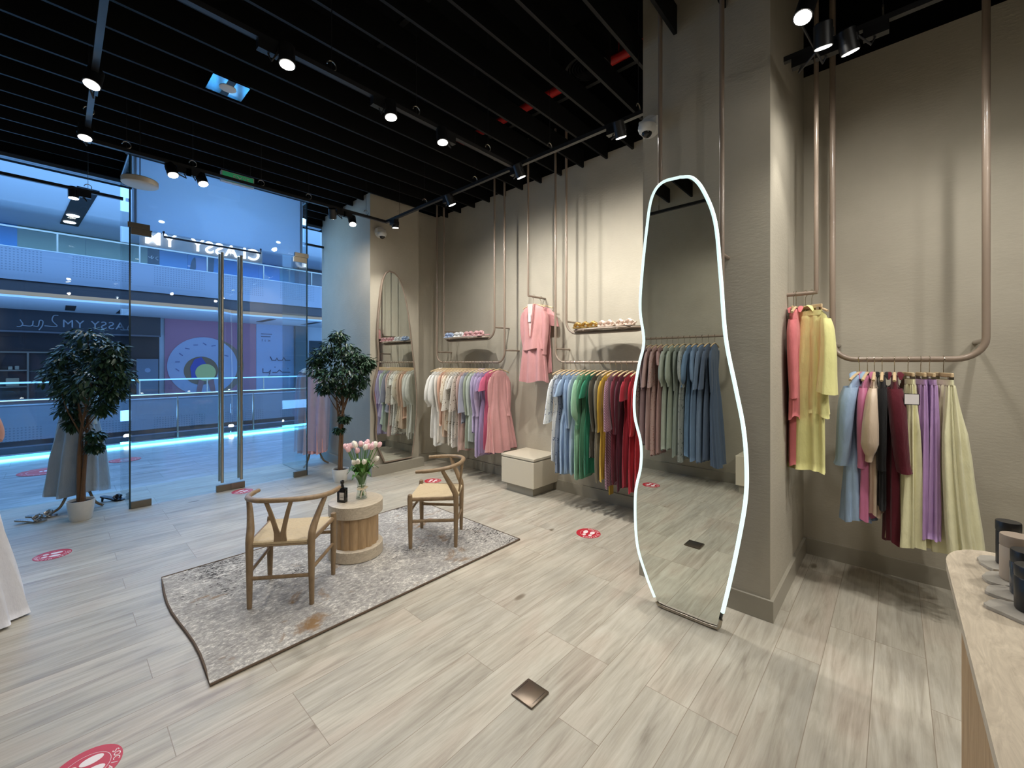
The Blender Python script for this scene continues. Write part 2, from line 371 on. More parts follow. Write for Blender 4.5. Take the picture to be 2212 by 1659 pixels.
# ------------------------------------------------------------------ room shell
struct('floor', bx(-3.2, 4.5, -3.2, 7.14, -0.12, 0), MATS['floor'])
PL = MATS['plaster']
struct('wall_right', bx(XA, XA+0.15, -3.2, 5.75, 0, 4.0), PL)
struct('wall_right', bx(XA-0.001, XA+0.15, -3.2, 7.2, 4.0, 4.9), M_BLACK)
struct('wall_nook', bx(3.80, XA, 5.60, 5.75, 0, 4.0), PL)
struct('wall_left', bx(XW-0.15, XW, -3.2, 3.2, 0, 4.9), PL)
struct('wall_left', bx(-1.75, -1.6, 3.2, 7.2, 0, 4.9), PL)
struct('wall_left', bx(-1.75, XW-0.15, 3.05, 3.2, 0, 4.9), PL)
struct('wall_back', bx(-3.2, 4.5, -3.35, -3.2, 0, 4.9), PL)
struct('wall_pillar_right', bx(XB, XA, YB, YBF, 0, 4.9), PL)
struct('wall_pillar_left', bx(2.985, 3.80, 5.46, 7.05, 0, 4.0), PL)
struct('ceiling', bx(-3.2, 4.5, -3.2, 7.2, 4.9, 5.0), M_BLACK)
struct('ceiling_bulkhead', bx(-1.75, 4.5, 7.02, 7.36, 3.86, 4.9), M_BLACK)
def base(name, x0, x1, y0, y1): struct(name, bx(x0, x1, y0, y1, 0, 0.13), M_BASE)
base('baseboard_right', XA-0.02, XA, -3.2, YB-0.02); base('baseboard_right', XA-0.02, XA, YBF+0.02, 5.58)
base('baseboard_nook', 3.80, XA, 5.58, 5.60)
base('baseboard_pillar', XB-0.02, XB, YB-0.02, YBF+0.02); base('baseboard_pillar', XB, XA-0.02, YB-0.02, YB); base('baseboard_pillar', XB, XA-0.02, YBF, YBF+0.02)
base('baseboard_left', XW, XW+0.02, -3.2, 3.2)
struct('baseboard_plinth', bx(2.955, 3.83, 5.36, 5.46, 0, 0.135), M_BASE)
struct('baseboard_plinth', bx(2.955, 2.985, 5.46, 7.05, 0, 0.135), M_BASE)

# black slats, evenly spaced, hung below the soffit
for i in range(22):
    y = 5.639 - i*0.3205 + 0.3205*4
    if y > 6.98 or y < 0.45: continue
    x1 = XA if y > YBF + 0.01 else XB - 0.01
    if y > 5.46: x1 = 2.98 if y > 5.62 else XA
    tag(obj('ceiling_slat', bx(-3.1 if y < 3 else -1.6, x1-0.002, y-0.012, y+0.012, 3.93, 4.13), M_SLAT), 'long black ceiling slat in the evenly spaced row overhead', 'ceiling slat', 'black ceiling slats')
for x in (0.35, 1.75, 3.3):
    tag(obj('ceiling_carrier', bx(x-0.02, x+0.02, 0.5 if x < 3 else 1.42, 6.98 if x < 3 else 5.4, 4.1302, 4.17), M_SLAT), {0.35: 'black carrier rail over the slats, nearest the entrance side', 1.75: 'black carrier rail over the middle of the slats', 3.3: 'black carrier rail over the slats near the clothes rails'}[x], 'ceiling rail')
# red sprinkler pipe above the slats
b_ = bm_new(); tube(b_, [(3.73, 1.5, 4.6), (3.73, 5.9, 4.6)], 0.045, 12)
for y in (2.0, 3.6, 5.2): tube(b_, [(3.73, y, 4.64), (3.73, y, 4.905)], 0.006, 6)
tag(obj('sprinkler_pipe', b_, mat('pipe_red', (190, 28, 22), 0.5), smooth=True), 'red sprinkler pipe glimpsed above the black slats', 'pipe')
b_ = bm_new()
for k in range(6): lathe(b_, [(0.03+k*0.025, 0), (0.036+k*0.025, -0.02+k*0.003), (0.042+k*0.025, 0)], (3.2, 2.02, 4.22), 32, False, False)
lathe(b_, [(0.18, 0), (0.2, 0), (0.2, 0.3), (0.18, 0.3)], (3.2, 2.02, 4.2), 32, False, True)
tag(obj('round_air_vent', b_, M_SLAT, smooth=True), 'black round ceiling air vent with concentric rings', 'air vent')

# ------------------------------------------------------------------ storefront
YS, YD = 7.1, 6.15
w1 = struct('window_1', bx(-1.6, 0.53, YS-0.006, YS+0.006, 0.0, 3.82), GLASS)
w2 = struct('window_2', bx(2.40, 2.984, YS-0.006, YS+0.006, 0.0, 3.82), GLASS)
wingL = struct('window_3', bx(0.528, 0.540, YD+0.012, YS-0.006, 0.0, 3.87), GLASS)
wingR = struct('window_4', bx(2.388, 2.400, YD+0.012, YS-0.006, 0.0, 3.87), GLASS)
trs = struct('window_5', bx(0.54, 2.388, YD-0.006, YD+0.006, 3.075, 3.87), GLASSD)
for nm, x in (('L', 0.534), ('R', 2.394)):
    struct('trim_1', bx(x-0.007, x+0.007, YD-0.007, YD+0.0115, 0.0, 3.87), M_EDGE)
struct('trim_2', bx(-1.6, 0.53, YS-0.05, YS+0.05, 3.82, 3.86), mat('header_metal', (108, 116, 122), 0.3, metal=0.7))
struct('trim_2', bx(2.40, 2.984, YS-0.05, YS+0.05, 3.82, 3.86), MATS['header_metal'])
struct('trim_3', bx(0.50, 2.42, YD-0.02, YD+0.03, 3.87, 3.90), M_SLAT)
struct('trim_3', bx(0.522, 0.546, YD+0.03, YS, 3.87, 3.90), MATS['header_metal'])
struct('trim_3', bx(2.382, 2.406, YD+0.03, YS, 3.87, 3.90), MATS['header_metal'])
struct('trim_4', bx(0.54, 2.40, YD+0.03, YS+0.02, 3.90, 3.93), M_BLACK)
for i, (x0, x1) in enumerate(((0.543, 1.470), (1.474, 2.386))):
    d = struct('door_%d' % (i+1), bx(x0, x1, YD-0.006, YD+0.006, 0.012, 3.065), GLASSD)
    hx = x1-0.10 if i == 0 else x0+0.10
    for s in (-1, 1):
        b_ = bm_new(); tube(b_, [(hx, YD+s*0.055, 0.12), (hx, YD+s*0.055, 2.95)], 0.017, 14)
        for z in (0.55, 1.55, 2.5): tube(b_, [(hx, YD+s*0.006, z), (hx, YD+s*0.055, z)], 0.009, 8)
        obj('door_handle', b_, M_STEEL, d, True)
    ex = (x0, x0+0.17) if i == 0 else (x1-0.17, x1)
    obj('bottom_patch', bx(ex[0], ex[1], YD-0.018, YD+0.018, 0.004, 0.075), M_BRONZE, d)
    mx_ = (x1-0.15, x1) if i == 0 else (x0, x0+0.15)
    obj('lock_patch', bx(mx_[0], mx_[1], YD-0.018, YD+0.018, 0.004, 0.08), M_BRONZE, d)
    obj('top_patch', bx(ex[0], ex[1], YD-0.018, YD+0.018, 3.0, 3.07), M_BRONZE, d)
struct('door_stop_plate', bx(0.515, 0.70, YD-0.02, YD+0.02, 3.073, 3.13), M_BRONZE)
struct('door_stop_plate', bx(2.23, 2.41, YD-0.02, YD+0.02, 3.073, 3.13), M_BRONZE)
b_ = bm_new(); tube(b_, [(0.83, 6.22, 3.11), (0.83, 6.22, 3.05), (1.83, 6.22, 3.05), (1.83, 6.22, 3.11)], 0.012, 8)
tag(obj('door_header_bar', b_, mat('navy_bar', (24, 26, 52), 0.4)), 'thin dark bar with upturned ends above the glass doors', 'bar')
# sign bulkhead over the entrance (seen from behind), halo-lit letters
bh = thing('frosted_panel', 'pale blue frosted panel behind the transom glass, with two small painted glowing spots', 'panel', (1.47, 6.25, 3.10))
obj('board', bx(-0.91, 0.905, 0, 0.004, 0.0, 0.795), translucent('frosted_board', (196, 214, 232)), bh)
for x in (-0.88, 0.88): obj('frame_post', bx(x-0.01, x+0.01, 0.0045, 0.02, 0.0, 0.80), MATS['header_metal'], bh)
for x, z in ((-0.655, 0.125), (0.585, 0.15)):  # glowing discs paint in the downlight spots; the panel itself holds no lamps
    b_ = bm_new(); lathe(b_, [(0.028, 0), (0.022, 0.006)], seg=20, sy=0.55); xf(b_, Matrix.Translation((x, -0.0005, z)) @ Matrix.Rotation(PI/2, 4, 'X')); obj('painted_spot', b_, emit('painted_spot_glow', (250, 252, 255), 2.5), bh)
sg = thing('shop_sign', 'glowing shop name sign above the doors, read mirrored from inside', 'sign', (1.45, 7.30, 3.23))
obj('backing_panel', bx(-0.72, 0.72, 0, 0.03, -0.085, 0.104), mat('sign_panel', (160, 168, 180), 0.4), sg)
for x in (-0.6, 0.6): obj('standoff_rod', bx(x-0.006, x+0.006, 0.005, 0.017, 0.1045, 0.64), M_TRACK, sg)
tb = text_bm('CLASSY  YM', 0.232, 0.012, 1.12, bold=0.003); xf(tb, Matrix.Translation((0, -0.02, 0.015)) @ Matrix.Rotation(PI, 4, 'Z') @ Matrix.Rotation(PI/2, 4, 'X'))
obj('lettering', tb, M_LETTER, sg)
area('sign_glow', (1.45, 7.2, 3.25), (-PI/2, 0, 0), 1.2, 0.15, 3, (1, 0.97, 0.95))

area('vestibule_fill', (1.47, 6.95, 3.84), (R(-38), 0, 0), 1.6, 0.12, 26, (0.42, 0.68, 1.0))  # added hidden fill that brightens the frosted board from behind
# ------------------------------------------------------------------ mall
struct('floor', bx(-12, 24, 7.141, 11.55, -0.3, -0.004), MATS['mall_floor'])
tag(obj('walkway_edge_kerb', bx(-12, 24, 11.35, 11.55, -0.004, 0.10), mat('kerb_navy', (62, 66, 82), 0.3)), 'dark low kerb at the edge of the mall walkway', 'kerb')
tag(obj('led_strip', bx(-12, 24, 10.98, 11.02, -0.004, 0.015), M_STRIP), 'bright cyan light strip along the walkway floor', 'light strip')
area('led_strip_light', (5, 10.95, 0.04), (R(-78), 0, 0), 30, 0.05, 90, (0.12, 0.62, 1.0))
rl = thing('walkway_railing', 'near glass balustrade with a wooden handrail outside the shop', 'railing', (0, 11.25, 0))
b_ = bm_new(); tube(b_, [(-12, 0, 0.905), (24, 0, 0.905)], 0.032, 12); obj('handrail', b_, mat('handrail_wood', (120, 92, 92), 0.3), rl, True)
obj('glint_line', bx(-12, 24, -0.028, -0.012, 0.93, 0.942), emit('handrail_glint', (170, 225, 240), 2.2), rl)  # glint along the handrail painted as a glowing strip, not a lamp
obj('glass_infill', bx(-12, 24, 0.03, 0.042, 0.12, 0.85), GLASS, rl)
for k in range(-5, 13):
    x = 0.31+k*1.42
    b_ = bm_new(); box(b_, x-0.012, x+0.012, -0.03, 0.02, -0.003, 0.80); tube(b_, [(x, 0, 0.80), (x+0.0, 0, 0.9)], 0.012, 8); lathe(b_, [(0.05, -0.003), (0.05, 0.01)], (x, 0, 0), 12)
    obj('post', b_, M_STEEL, rl)
for k, px in enumerate((-1.0, 0.95, 2.75, 4.55, 6.3)):
    b_ = bm_new(); lathe(b_, [(0.05, 0), (0.05, 0.03), (0.03, 0.045)], (px, 11.45, 0.10), 12)
    tag(obj('kerb_uplight', b_, emit('uplight_face', (255, 246, 230), 30)), 'small bright uplight on the dark kerb, %s' % ('leftmost' if k == 0 else ['', 'beside the left glass corner', 'left of the door handles', 'right of the door handles', 'near the right shop pillar'][k]), 'uplight', 'uplights on the walkway kerb')
PW = mat('mall_white', (196, 198, 204), 0.6)
PERF = MATS['perf']
def parapet(name, lab, y, z0, z1, gz):
    p = thing(name, lab, 'balustrade', (0, y, 0))
    obj('perforated_panel', bx(-14, 30, 0, 0.06, z0, z1), PERF, p)
    obj('coping', bx(-14, 30, -0.02, 0.1, z1, z1+0.03), PW, p)
    obj('glass_infill', bx(-14, 30, 0.03, 0.045, z1+0.03, gz), GLASS, p)
    obj('handrail', bx(-14, 30, 0.0, 0.07, gz, gz+0.05), emit('far_rail_glint', (150, 205, 235), 0.75) if z0 < 0 else M_STEEL, p)  # lower far handrail glows to paint in its glint
    for k in range(-6, 16): obj('post', bx(k*1.9-0.02, k*1.9+0.02, 0.0, 0.03, z1+0.03, gz), M_STEEL, p)
parapet('balustrade', 'perforated balustrade across the void on our level', 19.0, -0.72, 0.32, 0.97)
parapet('balustrade', 'perforated balustrade across the void on the upper level', 19.0, 4.03, 4.97, 5.55)
DARKB = mat('fascia_dark', (70, 64, 66), 0.7)
struct('wall_gallery', bx(-14, 30, 19.06, 19.4, 3.64, 4.03), DARKB)
struct('wall_gallery', bx(-14, 30, 19.1, 19.6, -0.72, -0.02), DARKB)
struct('floor', bx(-14, 30, 19.1, 22.6, -0.3, -0.02), MATS['mall_floor'])
struct('floor', bx(-14, 30, 19.1, 22.6, 3.8, 4.1), MATS['mall_floor'])
struct('floor', bx(-14, 30, 11.0, 22.6, -4.3, -4.0), mat('lower_floor', (110, 112, 120), 0.4))
struct('wall_lower', bx(-14, 30, 19.6, 19.8, -4.0, -0.72), mat('lower_wall', (96, 100, 112), 0.7))
# cove and soffit under the upper gallery, with a step
CV = emit('cove_lip', (214, 204, 186), 0.42); CV.node_tree.nodes['Principled BSDF'].inputs['Base Color'].default_value = (0.02, 0.02, 0.02, 1); CV.node_tree.nodes['Principled BSDF'].inputs['Roughness'].default_value = 0.8  # beige tone painted as glow over near-black, so blue light barely tints it
cvt = thing('light_cove', 'stepped light cove with a painted beige glow under the upper gallery', 'light cove', (0, 0, 0))
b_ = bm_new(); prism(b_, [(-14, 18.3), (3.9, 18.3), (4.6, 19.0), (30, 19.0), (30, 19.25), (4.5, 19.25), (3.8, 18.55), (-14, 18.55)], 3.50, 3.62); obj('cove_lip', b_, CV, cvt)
b_ = bm_new(); prism(b_, [(-14, 18.25), (3.92, 18.25), (4.62, 18.95), (30, 18.95), (30, 22.6), (-14, 22.6)], 3.44, 3.50); obj('soffit_board', b_, PW, cvt)
b_ = bm_new(); prism(b_, [(-14, 18.35), (3.9, 18.35), (4.6, 19.05), (30, 19.05), (30, 22.6), (-14, 22.6)], 3.62, 3.64); obj('upper_board', b_, DARKB, cvt)
SLOT = mat('slot_black', (24, 24, 28), 0.6)
for k, (x, y) in enumerate(((0.3, 20.6), (1.6, 20.6), (6.2, 20.4), (8.1, 20.4), (9.9, 20.4), (11.5, 20.4))):
    b_ = bm_new(); box(b_, x-0.12, x+0.12, y-0.9, y+0.9, 3.425, 3.439)
    tag(obj('ceiling_slot', b_, SLOT), 'narrow black slot light in the gallery soffit, %s' % ['first from left above the dark shop', 'second from left above the dark shop', 'above the pink billboard', 'above the pale blue billboard', 'above the teal panel', 'above the white shop wall'][k], 'ceiling light', 'slot lights in the far soffit')
struct('ceiling', bx(-14, 30, 7.26, 23, 6.4, 6.6), mat('mall_ceiling', (206, 210, 214), 0.8))
struct('wall_mall', bx(-14.2, -14, 7.2, 23, -4, 6.6), PW)
struct('wall_mall', bx(30, 30.2, 7.2, 23, -4, 6.6), PW)
struct('wall_mall', bx(4.5, 30, 7.26, 7.5, 0, 6.5), PW)
struct('wall_mall', bx(-14, -1.75, 7.26, 7.5, 0, 6.5), PW)
struct('wall_mall', bx(-14, 30, 7.42, 7.5, 4.4, 6.4), PW)
struct('wall_mall', bx(-14, 30, 22.7, 22.9, -0.3, 6.5), PW)
sl = thing('ceiling_slot', 'large black recessed lamp slot in the bright mall ceiling', 'ceiling light', (0.43, 18.8, 6.4), R(3.6))
obj('slot_tray', bx(-0.22, 0.22, -2.4, 2.4, -0.03, -0.001), SLOT, sl)
for y in (0.9, 1.9):
    b_ = bm_new(); lathe(b_, [(0.15, -0.045), (0.15, -0.03)], (-0.03, y, 0), 20); obj('lamp', b_, M_LENS2, sl)
# upper far shopfronts (flat printed hoardings 6 cm proud of the far wall)
YF = 22.6
def panel(name, lab, cat, x0, x1, z0, z1, m, y=None, grp=None):
    y = YF if y is None else y
    return tag(obj(name, bx(x0, x1, y-0.0, y+0.09, z0, z1), m), lab, cat, grp)
panel('hoarding_panel', 'bright blue hoarding at the far left of the upper level', 'hoarding', -4, -0.95, 4.1, 6.39, mat('h_blue', (60, 150, 220), 0.6))
for k, (a, b2) in enumerate(((-0.95, 0.72), (0.73, 2.05))):
    panel('hoarding_panel', ['pale olive hoarding right of the blue one, upper level', 'pale olive hoarding behind the left glass corner, upper level'][k], 'hoarding', a, b2, 4.1, 6.39, mat('h_olive', (164, 170, 140), 0.6))
panel('hoarding_panel', 'narrow olive hoarding left of the dark sign, upper level', 'hoarding', 2.06, 2.5, 4.1, 6.39, MATS['h_olive'])
dk = panel('hoarding_panel', 'dark narrow hoarding with a white swirl, upper level', 'hoarding', 2.5, 2.87, 4.1, 6.39, mat('h_dark', (52, 62, 76), 0.6))
b_ = bm_new(); tube(b_, catmull([(2.52, 22.58, 5.95), (2.58, 22.58, 5.9), (2.64, 22.58, 6.0), (2.62, 22.58, 5.86), (2.7, 22.58, 5.96)], 5), 0.012, 6); tube(b_, catmull([(2.84, 22.58, 5.98), (2.78, 22.58, 5.96), (2.76, 22.58, 5.9), (2.84, 22.58, 5.84)], 5), 0.012, 6); obj('swirl', b_, M_PRINTW, dk)
panel('hoarding_panel', 'light blue hoarding right of the dark sign, upper level', 'hoarding', 2.88, 3.82, 4.1, 6.39, mat('h_sky', (120, 172, 226), 0.6))
fg = panel('hoarding_panel', 'blue hoarding printed with dark slanting legs and a pale skirt, upper level', 'hoarding', 3.83, 5.0, 4.1, 6.39, mat('h_sky2', (96, 160, 224), 0.6))
b_ = bm_new(); prism(b_, [(3.86, 5.45), (3.99, 5.45), (4.2, 5.95), (4.05, 6.2), (3.95, 6.0)], 22.585, 22.6, 'XZ'); prism(b_, [(4.55, 5.2), (4.72, 5.2), (4.78, 6.3), (4.52, 6.3)], 22.585, 22.6, 'XZ'); obj('printed_legs', b_, mat('p_slate', (72, 84, 104), 0.6), fg)
b_ = bm_new(); prism(b_, [(4.12, 5.5), (4.52, 5.4), (4.5, 6.2), (4.1, 6.2)], 22.58, 22.6, 'XZ'); obj('printed_skirt', b_, mat('p_lilac', (178, 178, 220), 0.6), fg)
b_ = bm_new(); prism(b_, [(4.12, 5.2), (4.52, 5.15), (4.52, 5.38), (4.12, 5.48)], 22.575, 22.6, 'XZ'); obj('printed_case', b_, mat('p_navy', (44, 48, 92), 0.6), fg)
panel('hoarding_panel', 'saturated blue hoarding behind the door handles, upper level', 'hoarding', 5.01, 6.55, 4.1, 6.39, mat('h_cyan', (58, 142, 222), 0.6))
st = panel('hoarding_panel', 'blue hoarding printed with a small pushchair, upper level', 'hoarding', 6.56, 7.5, 4.1, 6.39, mat('h_cyan2', (70, 150, 226), 0.6))
b_ = bm_new()
for x in (6.72, 6.98, 7.05): tube(b_, [(x+0.06*math.cos(a*PI/6), 22.59, 5.26+0.06*math.sin(a*PI/6)) for a in range(12)], 0.012, 6, True)
prism(b_, [(6.66, 5.34), (7.1, 5.34), (7.16, 5.55), (7.0, 5.42), (6.7, 5.42)], 22.585, 22.6, 'XZ'); obj('printed_pushchair', b_, mat('p_dark', (40, 52, 80), 0.6), st)
b_ = bm_new(); prism(b_, [(6.8, 5.45), (7.0, 5.45), (7.02, 5.8), (6.82, 5.85)], 22.58, 22.6, 'XZ'); obj('printed_canopy', b_, mat('p_pale', (170, 190, 224), 0.6), st)
panel('hoarding_panel', 'teal hoarding beside the pushchair print, upper level', 'hoarding', 7.51, 8.2, 4.1, 6.39, mat('h_teal', (84, 164, 186), 0.6))
wsf = thing('far_shopfront', 'brown fascia shopfront at the right end of the upper level', 'shopfront', (8.22, YF, 4.1))
obj('fascia', bx(0, 6, -0.5, 0.09, 1.35, 2.28), mat('brown_fascia', (104, 82, 80), 0.6), wsf)
obj('shop_window', bx(1.1, 6, 0.0, 0.06, 0, 1.35), emit('shop_blue', (40, 110, 220), 0.35), wsf)
obj('shop_pier', bx(0.0, 0.7, -0.4, 0.09, 0, 1.35), mat('pier_lilac', (120, 124, 158), 0.6), wsf)
obj('shop_opening', bx(0.7, 1.1, -0.02, 0.09, 0, 1.35), mat('dark_open', (40, 38, 44), 0.7), wsf)
tb = text_bm('ZAZAAR', 0.34, 0.01); xf(tb, Matrix.Translation((2.35, -0.52, 1.42)) @ Matrix.Rotation(PI/2, 4, 'X')); obj('lettering', tb, mat('letter_pale', (196, 200, 214), 0.5), wsf)
# lower far shopfronts
dks = thing('dark_shopfront', 'unlit dark shop across the void with shelves, a fascia sign and painted-in reflected letters', 'shopfront', (-4, YF, -0.02))
obj('fascia', bx(0, 6.88, -0.25, 0.09, 2.7, 3.46), mat('fascia_navy', (34, 36, 46), 0.5), dks)
obj('interior', bx(0, 6.88, 0.05, 0.09, 0, 2.7), mat('shop_dark', (40, 36, 42), 0.7), dks)
obj('ledge', bx(0, 6.88, -0.32, -0.25, 2.66, 2.72), mat('ledge_grey', (92, 90, 98), 0.5), dks)
obj('window_frame', bx(0, 5.4, -0.06, 0.05, 1.95, 2.0), mat('frame_tan', (128, 116, 104), 0.5), dks)
obj('window_frame', bx(3.27, 3.32, -0.06, 0.05, 0.3, 1.95), MATS['frame_tan'], dks)
for z in (1.32, 0.75): obj('shelf', bx(1.8, 3.27, -0.2, 0.05, z, z+0.04), MATS['frame_tan'], dks)
tb = text_bm('ASSY YM', 0.40, 0.01, 1.12); xf(tb, Matrix.Translation((4.95, -0.27, 3.02)) @ Matrix.Rotation(PI/2, 4, 'X') @ Matrix.Diagonal((-1, 1, 1, 1)))  # mirrored letters painted in for the entrance sign's reflection
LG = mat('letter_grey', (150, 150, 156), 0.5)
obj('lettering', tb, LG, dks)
b_ = bm_new()
for pts in ([(3.1, 3.1), (3.18, 2.95), (3.1, 2.86), (3.0, 2.86)], [(3.18, 2.9), (3.45, 2.9), (3.5, 3.08)], [(3.5, 2.9), (3.65, 2.9), (3.7, 3.1), (3.8, 3.08), (3.78, 2.92), (3.68, 2.76)], [(3.85, 2.92), (4.25, 2.92), (4.1, 3.12), (4.15, 3.3), (4.3, 3.32)]):
    tube(b_, catmull([((p[0]-3.0)*0.75+3.05, -0.28, p[1]) for p in pts], 5), 0.018, 6)
obj('arabic_lettering', b_, LG, dks)
for k, (x, z, ww, hh, c) in enumerate(((2.15, 1.36, 0.16, 0.3, (150, 140, 130)), (2.5, 1.36, 0.32, 0.33, (170, 168, 164)), (2.9, 1.36, 0.1, 0.12, (160, 148, 130)), (3.05, 1.36, 0.1, 0.14, (150, 138, 122)), (2.1, 0.79, 0.26, 0.22, (124, 108, 92)), (2.45, 0.79, 0.3, 0.3, (150, 128, 104)), (2.95, 0.79, 0.3, 0.28, (160, 138, 112)))):
    b_ = bx(-4+x-ww/2, -4+x+ww/2, YF-0.15, YF-0.05, z-0.02, z+hh-0.02); bevel(b_, 0.02)
    tag(obj('shelf_ornament', b_, mat('orn%d' % k, c, 0.6)), 'ornament on the %s shelf of the dark shop, %s' % ('upper' if z > 1 else 'lower', ['left, small dark', 'pale square picture frame', 'small tan, right of the frame', 'small tan, at the right end', 'left, brown', 'middle, tan bowl', 'right end, tan bowl'][k]), 'ornament', 'ornaments in the dark shop')
ds = thing('display_stand', 'grey upright totem sign left of the pink billboard', 'sign', (2.45, 22.1, -0.02))
obj('totem', bx(-0.33, 0.33, 0, 0.12, 0.0, 1.75), mat('totem_grey', (100, 110, 126), 0.4), ds)
b_ = bm_new(); lathe(b_, [(0.09, 0), (0.09, 0.01)], (0, 0, 0), 24); xf(b_, Matrix.Translation((0, -0.005, 1.3)) @ Matrix.Rotation(PI/2, 4, 'X')); obj('round_logo', b_, mat('logo_grey', (140, 152, 172), 0.4), ds)
pb = thing('pink_billboard', 'pink billboard with a giant doughnut and a yellow ball', 'billboard', (3.05, YF, -0.02))
obj('board', bx(0, 3.4, 0, 0.09, 0, 3.46), mat('bb_pink', (176, 116, 136), 0.6), pb)
def disc(r0, r1, c, y, seg=48, mt=None, nm='ring'):
    b = bm_new(); 
    if r0 <= 0: lathe(b, [(r1, 0), (r1, 0.012)], (0, 0, 0), seg)
    else: lathe(b, [(r0, 0), (r1, 0), (r1, 0.012), (r0, 0.012), (r0, 0)], (0, 0, 0), seg, False, False)
    xf(b, Matrix.Translation((c[0], y, c[1])) @ Matrix.Rotation(PI/2, 4, 'X')); return b
obj('doughnut_side', disc(0, 1.28, (1.6, 1.40), -0.002), mat('bb_tan', (150, 116, 96), 0.6), pb)
obj('doughnut_icing', disc(0, 1.28, (1.35, 1.45), -0.016), mat('bb_icing', (176, 178, 200), 0.6), pb)
obj('doughnut_hole', disc(0, 0.62, (1.25, 1.25), -0.03), mat('bb_brown', (136, 104, 78), 0.6), pb)
b_ = bm_new(); prism(b_, [(0.9, 0.9), (1.3, 0.85), (1.45, 1.5), (1.25, 1.85), (1.0, 1.75), (0.85, 1.4)], -0.06, -0.044, 'XZ'); obj('runner_shirt', b_, mat('bb_blue', (66, 78, 166), 0.6), pb)
b_ = bm_new(); prism(b_, [(1.05, 0.2), (1.22, 0.2), (1.35, 0.8), (1.15, 0.85)], -0.06, -0.044, 'XZ'); prism(b_, [(1.62, 0.2), (1.78, 0.2), (1.7, 0.85), (1.48, 0.8)], -0.06, -0.044, 'XZ'); obj('runner_legs', b_, mat('bb_skin', (170, 110, 110), 0.6), pb)
obj('yellow_ball', disc(0, 0.375, (1.40, 1.17), -0.066), mat('bb_yellow', (206, 204, 128), 0.6), pb)
b_ = bm_new()
for q in range(9):
    a = 0.5+q*0.35; cx_, cz_ = 1.35+0.95*math.cos(a), 1.45+0.98*math.sin(a); an = rnd.uniform(-0.8, 0.8)
    obox(b_, (cx_, -0.034, cz_), (math.cos(an), 0, math.sin(an)), (0, 1, 0), (-math.sin(an), 0, math.cos(an)), 0.08, 0.006, 0.02)
obj('sprinkles', b_, mat('bb_sprinkle', (110, 112, 150), 0.6), pb)
wb = thing('blue_billboard', 'pale blue billboard with dark Arabic script right of the pink one', 'billboard', (6.46, YF, -0.02))
obj('board', bx(0, 1.7, 0, 0.09, 0, 3.46), mat('bb_pale', (158, 176, 204), 0.6), wb)
b_ = bm_new()
for pts in ([(0.7, 1.9), (0.78, 1.72), (0.95, 1.72), (1.0, 1.84), (1.06, 1.72), (1.25, 1.72), (1.32, 1.86), (1.4, 1.72), (1.62, 1.72)], [(0.38, 1.32), (0.38, 1.12), (0.62, 1.12), (0.72, 1.25), (0.66, 1.02)], [(0.8, 1.12), (1.0, 1.12), (1.12, 1.24), (1.24, 1.13), (1.62, 1.12)], [(0.9, 1.38), (0.93, 1.38)], [(1.5, 1.3), (1.53, 1.3)], [(0.6, 0.95), (1.55, 0.95)]):
    tube(b_, [(p[0]-0.1, -0.012, p[1]) for p in pts], 0.022, 6)
for z, l in ((2.98, 0.8), (2.85, 0.7)): box(b_, 0.2, 0.2+l*0.6, -0.012, 0, z, z+0.035)
obj('arabic_lettering', b_, mat('bb_ink', (54, 64, 92), 0.6), wb)
tb = text_bm('f  t  in', 0.16, 0.004); xf(tb, Matrix.Translation((0.42, -0.01, 2.68)) @ Matrix.Rotation(PI/2, 4, 'X')); obj('social_icons', tb, MATS['bb_ink'], wb)
panel('pier_panel', 'grey-teal pier panel right of the pale blue billboard', 'panel', 8.17, 8.75, -0.02, 3.44, mat('pier_teal', (96, 118, 126), 0.5), 22.4)
ww = thing('white_shopfront', 'white shop wall with a dark screen at the far right', 'shopfront', (8.76, YF, -0.02))
obj('wall_board', bx(0, 6, 0, 0.09, 0, 3.46), PW, ww)
obj('dark_screen', bx(0.15, 2.2, -0.03, 0, 0.9, 2.75), mat('screen_dark', (48, 58, 66), 0.3), ww)
# round red floor stickers are added further down

# ------------------------------------------------------------------ lighting tracks and spotlights
ZT = 3.5
def track(label, pts, wires, grp='black suspended lighting tracks'):
    t = thing('lighting_track', label, 'lighting track', (pts[0][0], pts[0][1], ZT), group=grp); t['group'] = grp
    o0 = Vector((pts[0][0], pts[0][1], ZT))
    b = bm_new()
    for a, c in zip(pts, pts[1:]):
        A = Vector((a[0], a[1], ZT)) - o0; B = Vector((c[0], c[1], ZT)) - o0; d = (B-A).normalized()
        obox(b, (A+B)/2, d, d.cross(Vector((0, 0, 1))), (0, 0, 1), (B-A).length/2+0.017, 0.017, 0.016)
    obj('rail', b, M_TRACK, t)
    for wx, wy in wires:
        p = Vector((wx, wy, ZT)) - o0
        b = bm_new(); tube(b, [p+Vector((0, 0, 0.016)), p+Vector((0, 0, 1.4))], 0.0022, 5); obj('suspension_wire', b, M_TRACK, t)
        b = bm_new(); tube(b, [p+Vector((0.0, 0, 0.02))+Vector((0.03*math.cos(q), 0, 0.03+0.03*math.sin(q))) for q in [R(a) for a in range(-80, 181, 20)]], 0.004, 6); obj('hook', b, M_STEEL, t, True)
YT = 5.08; XT = 3.01
track('black track running across in front of the glass entrance', [(0.165, YT), (XT, YT)], [(0.42, YT), (0.9, YT), (1.5, YT), (2.0, YT), (2.72, YT)])
track('black track running along the clothes rails toward the lit mirror', [(XT, YT-0.034), (XT, 1.30)], [(XT, 4.75), (XT, 4.2), (XT, 3.3), (XT, 2.3), (XT, 1.45)])
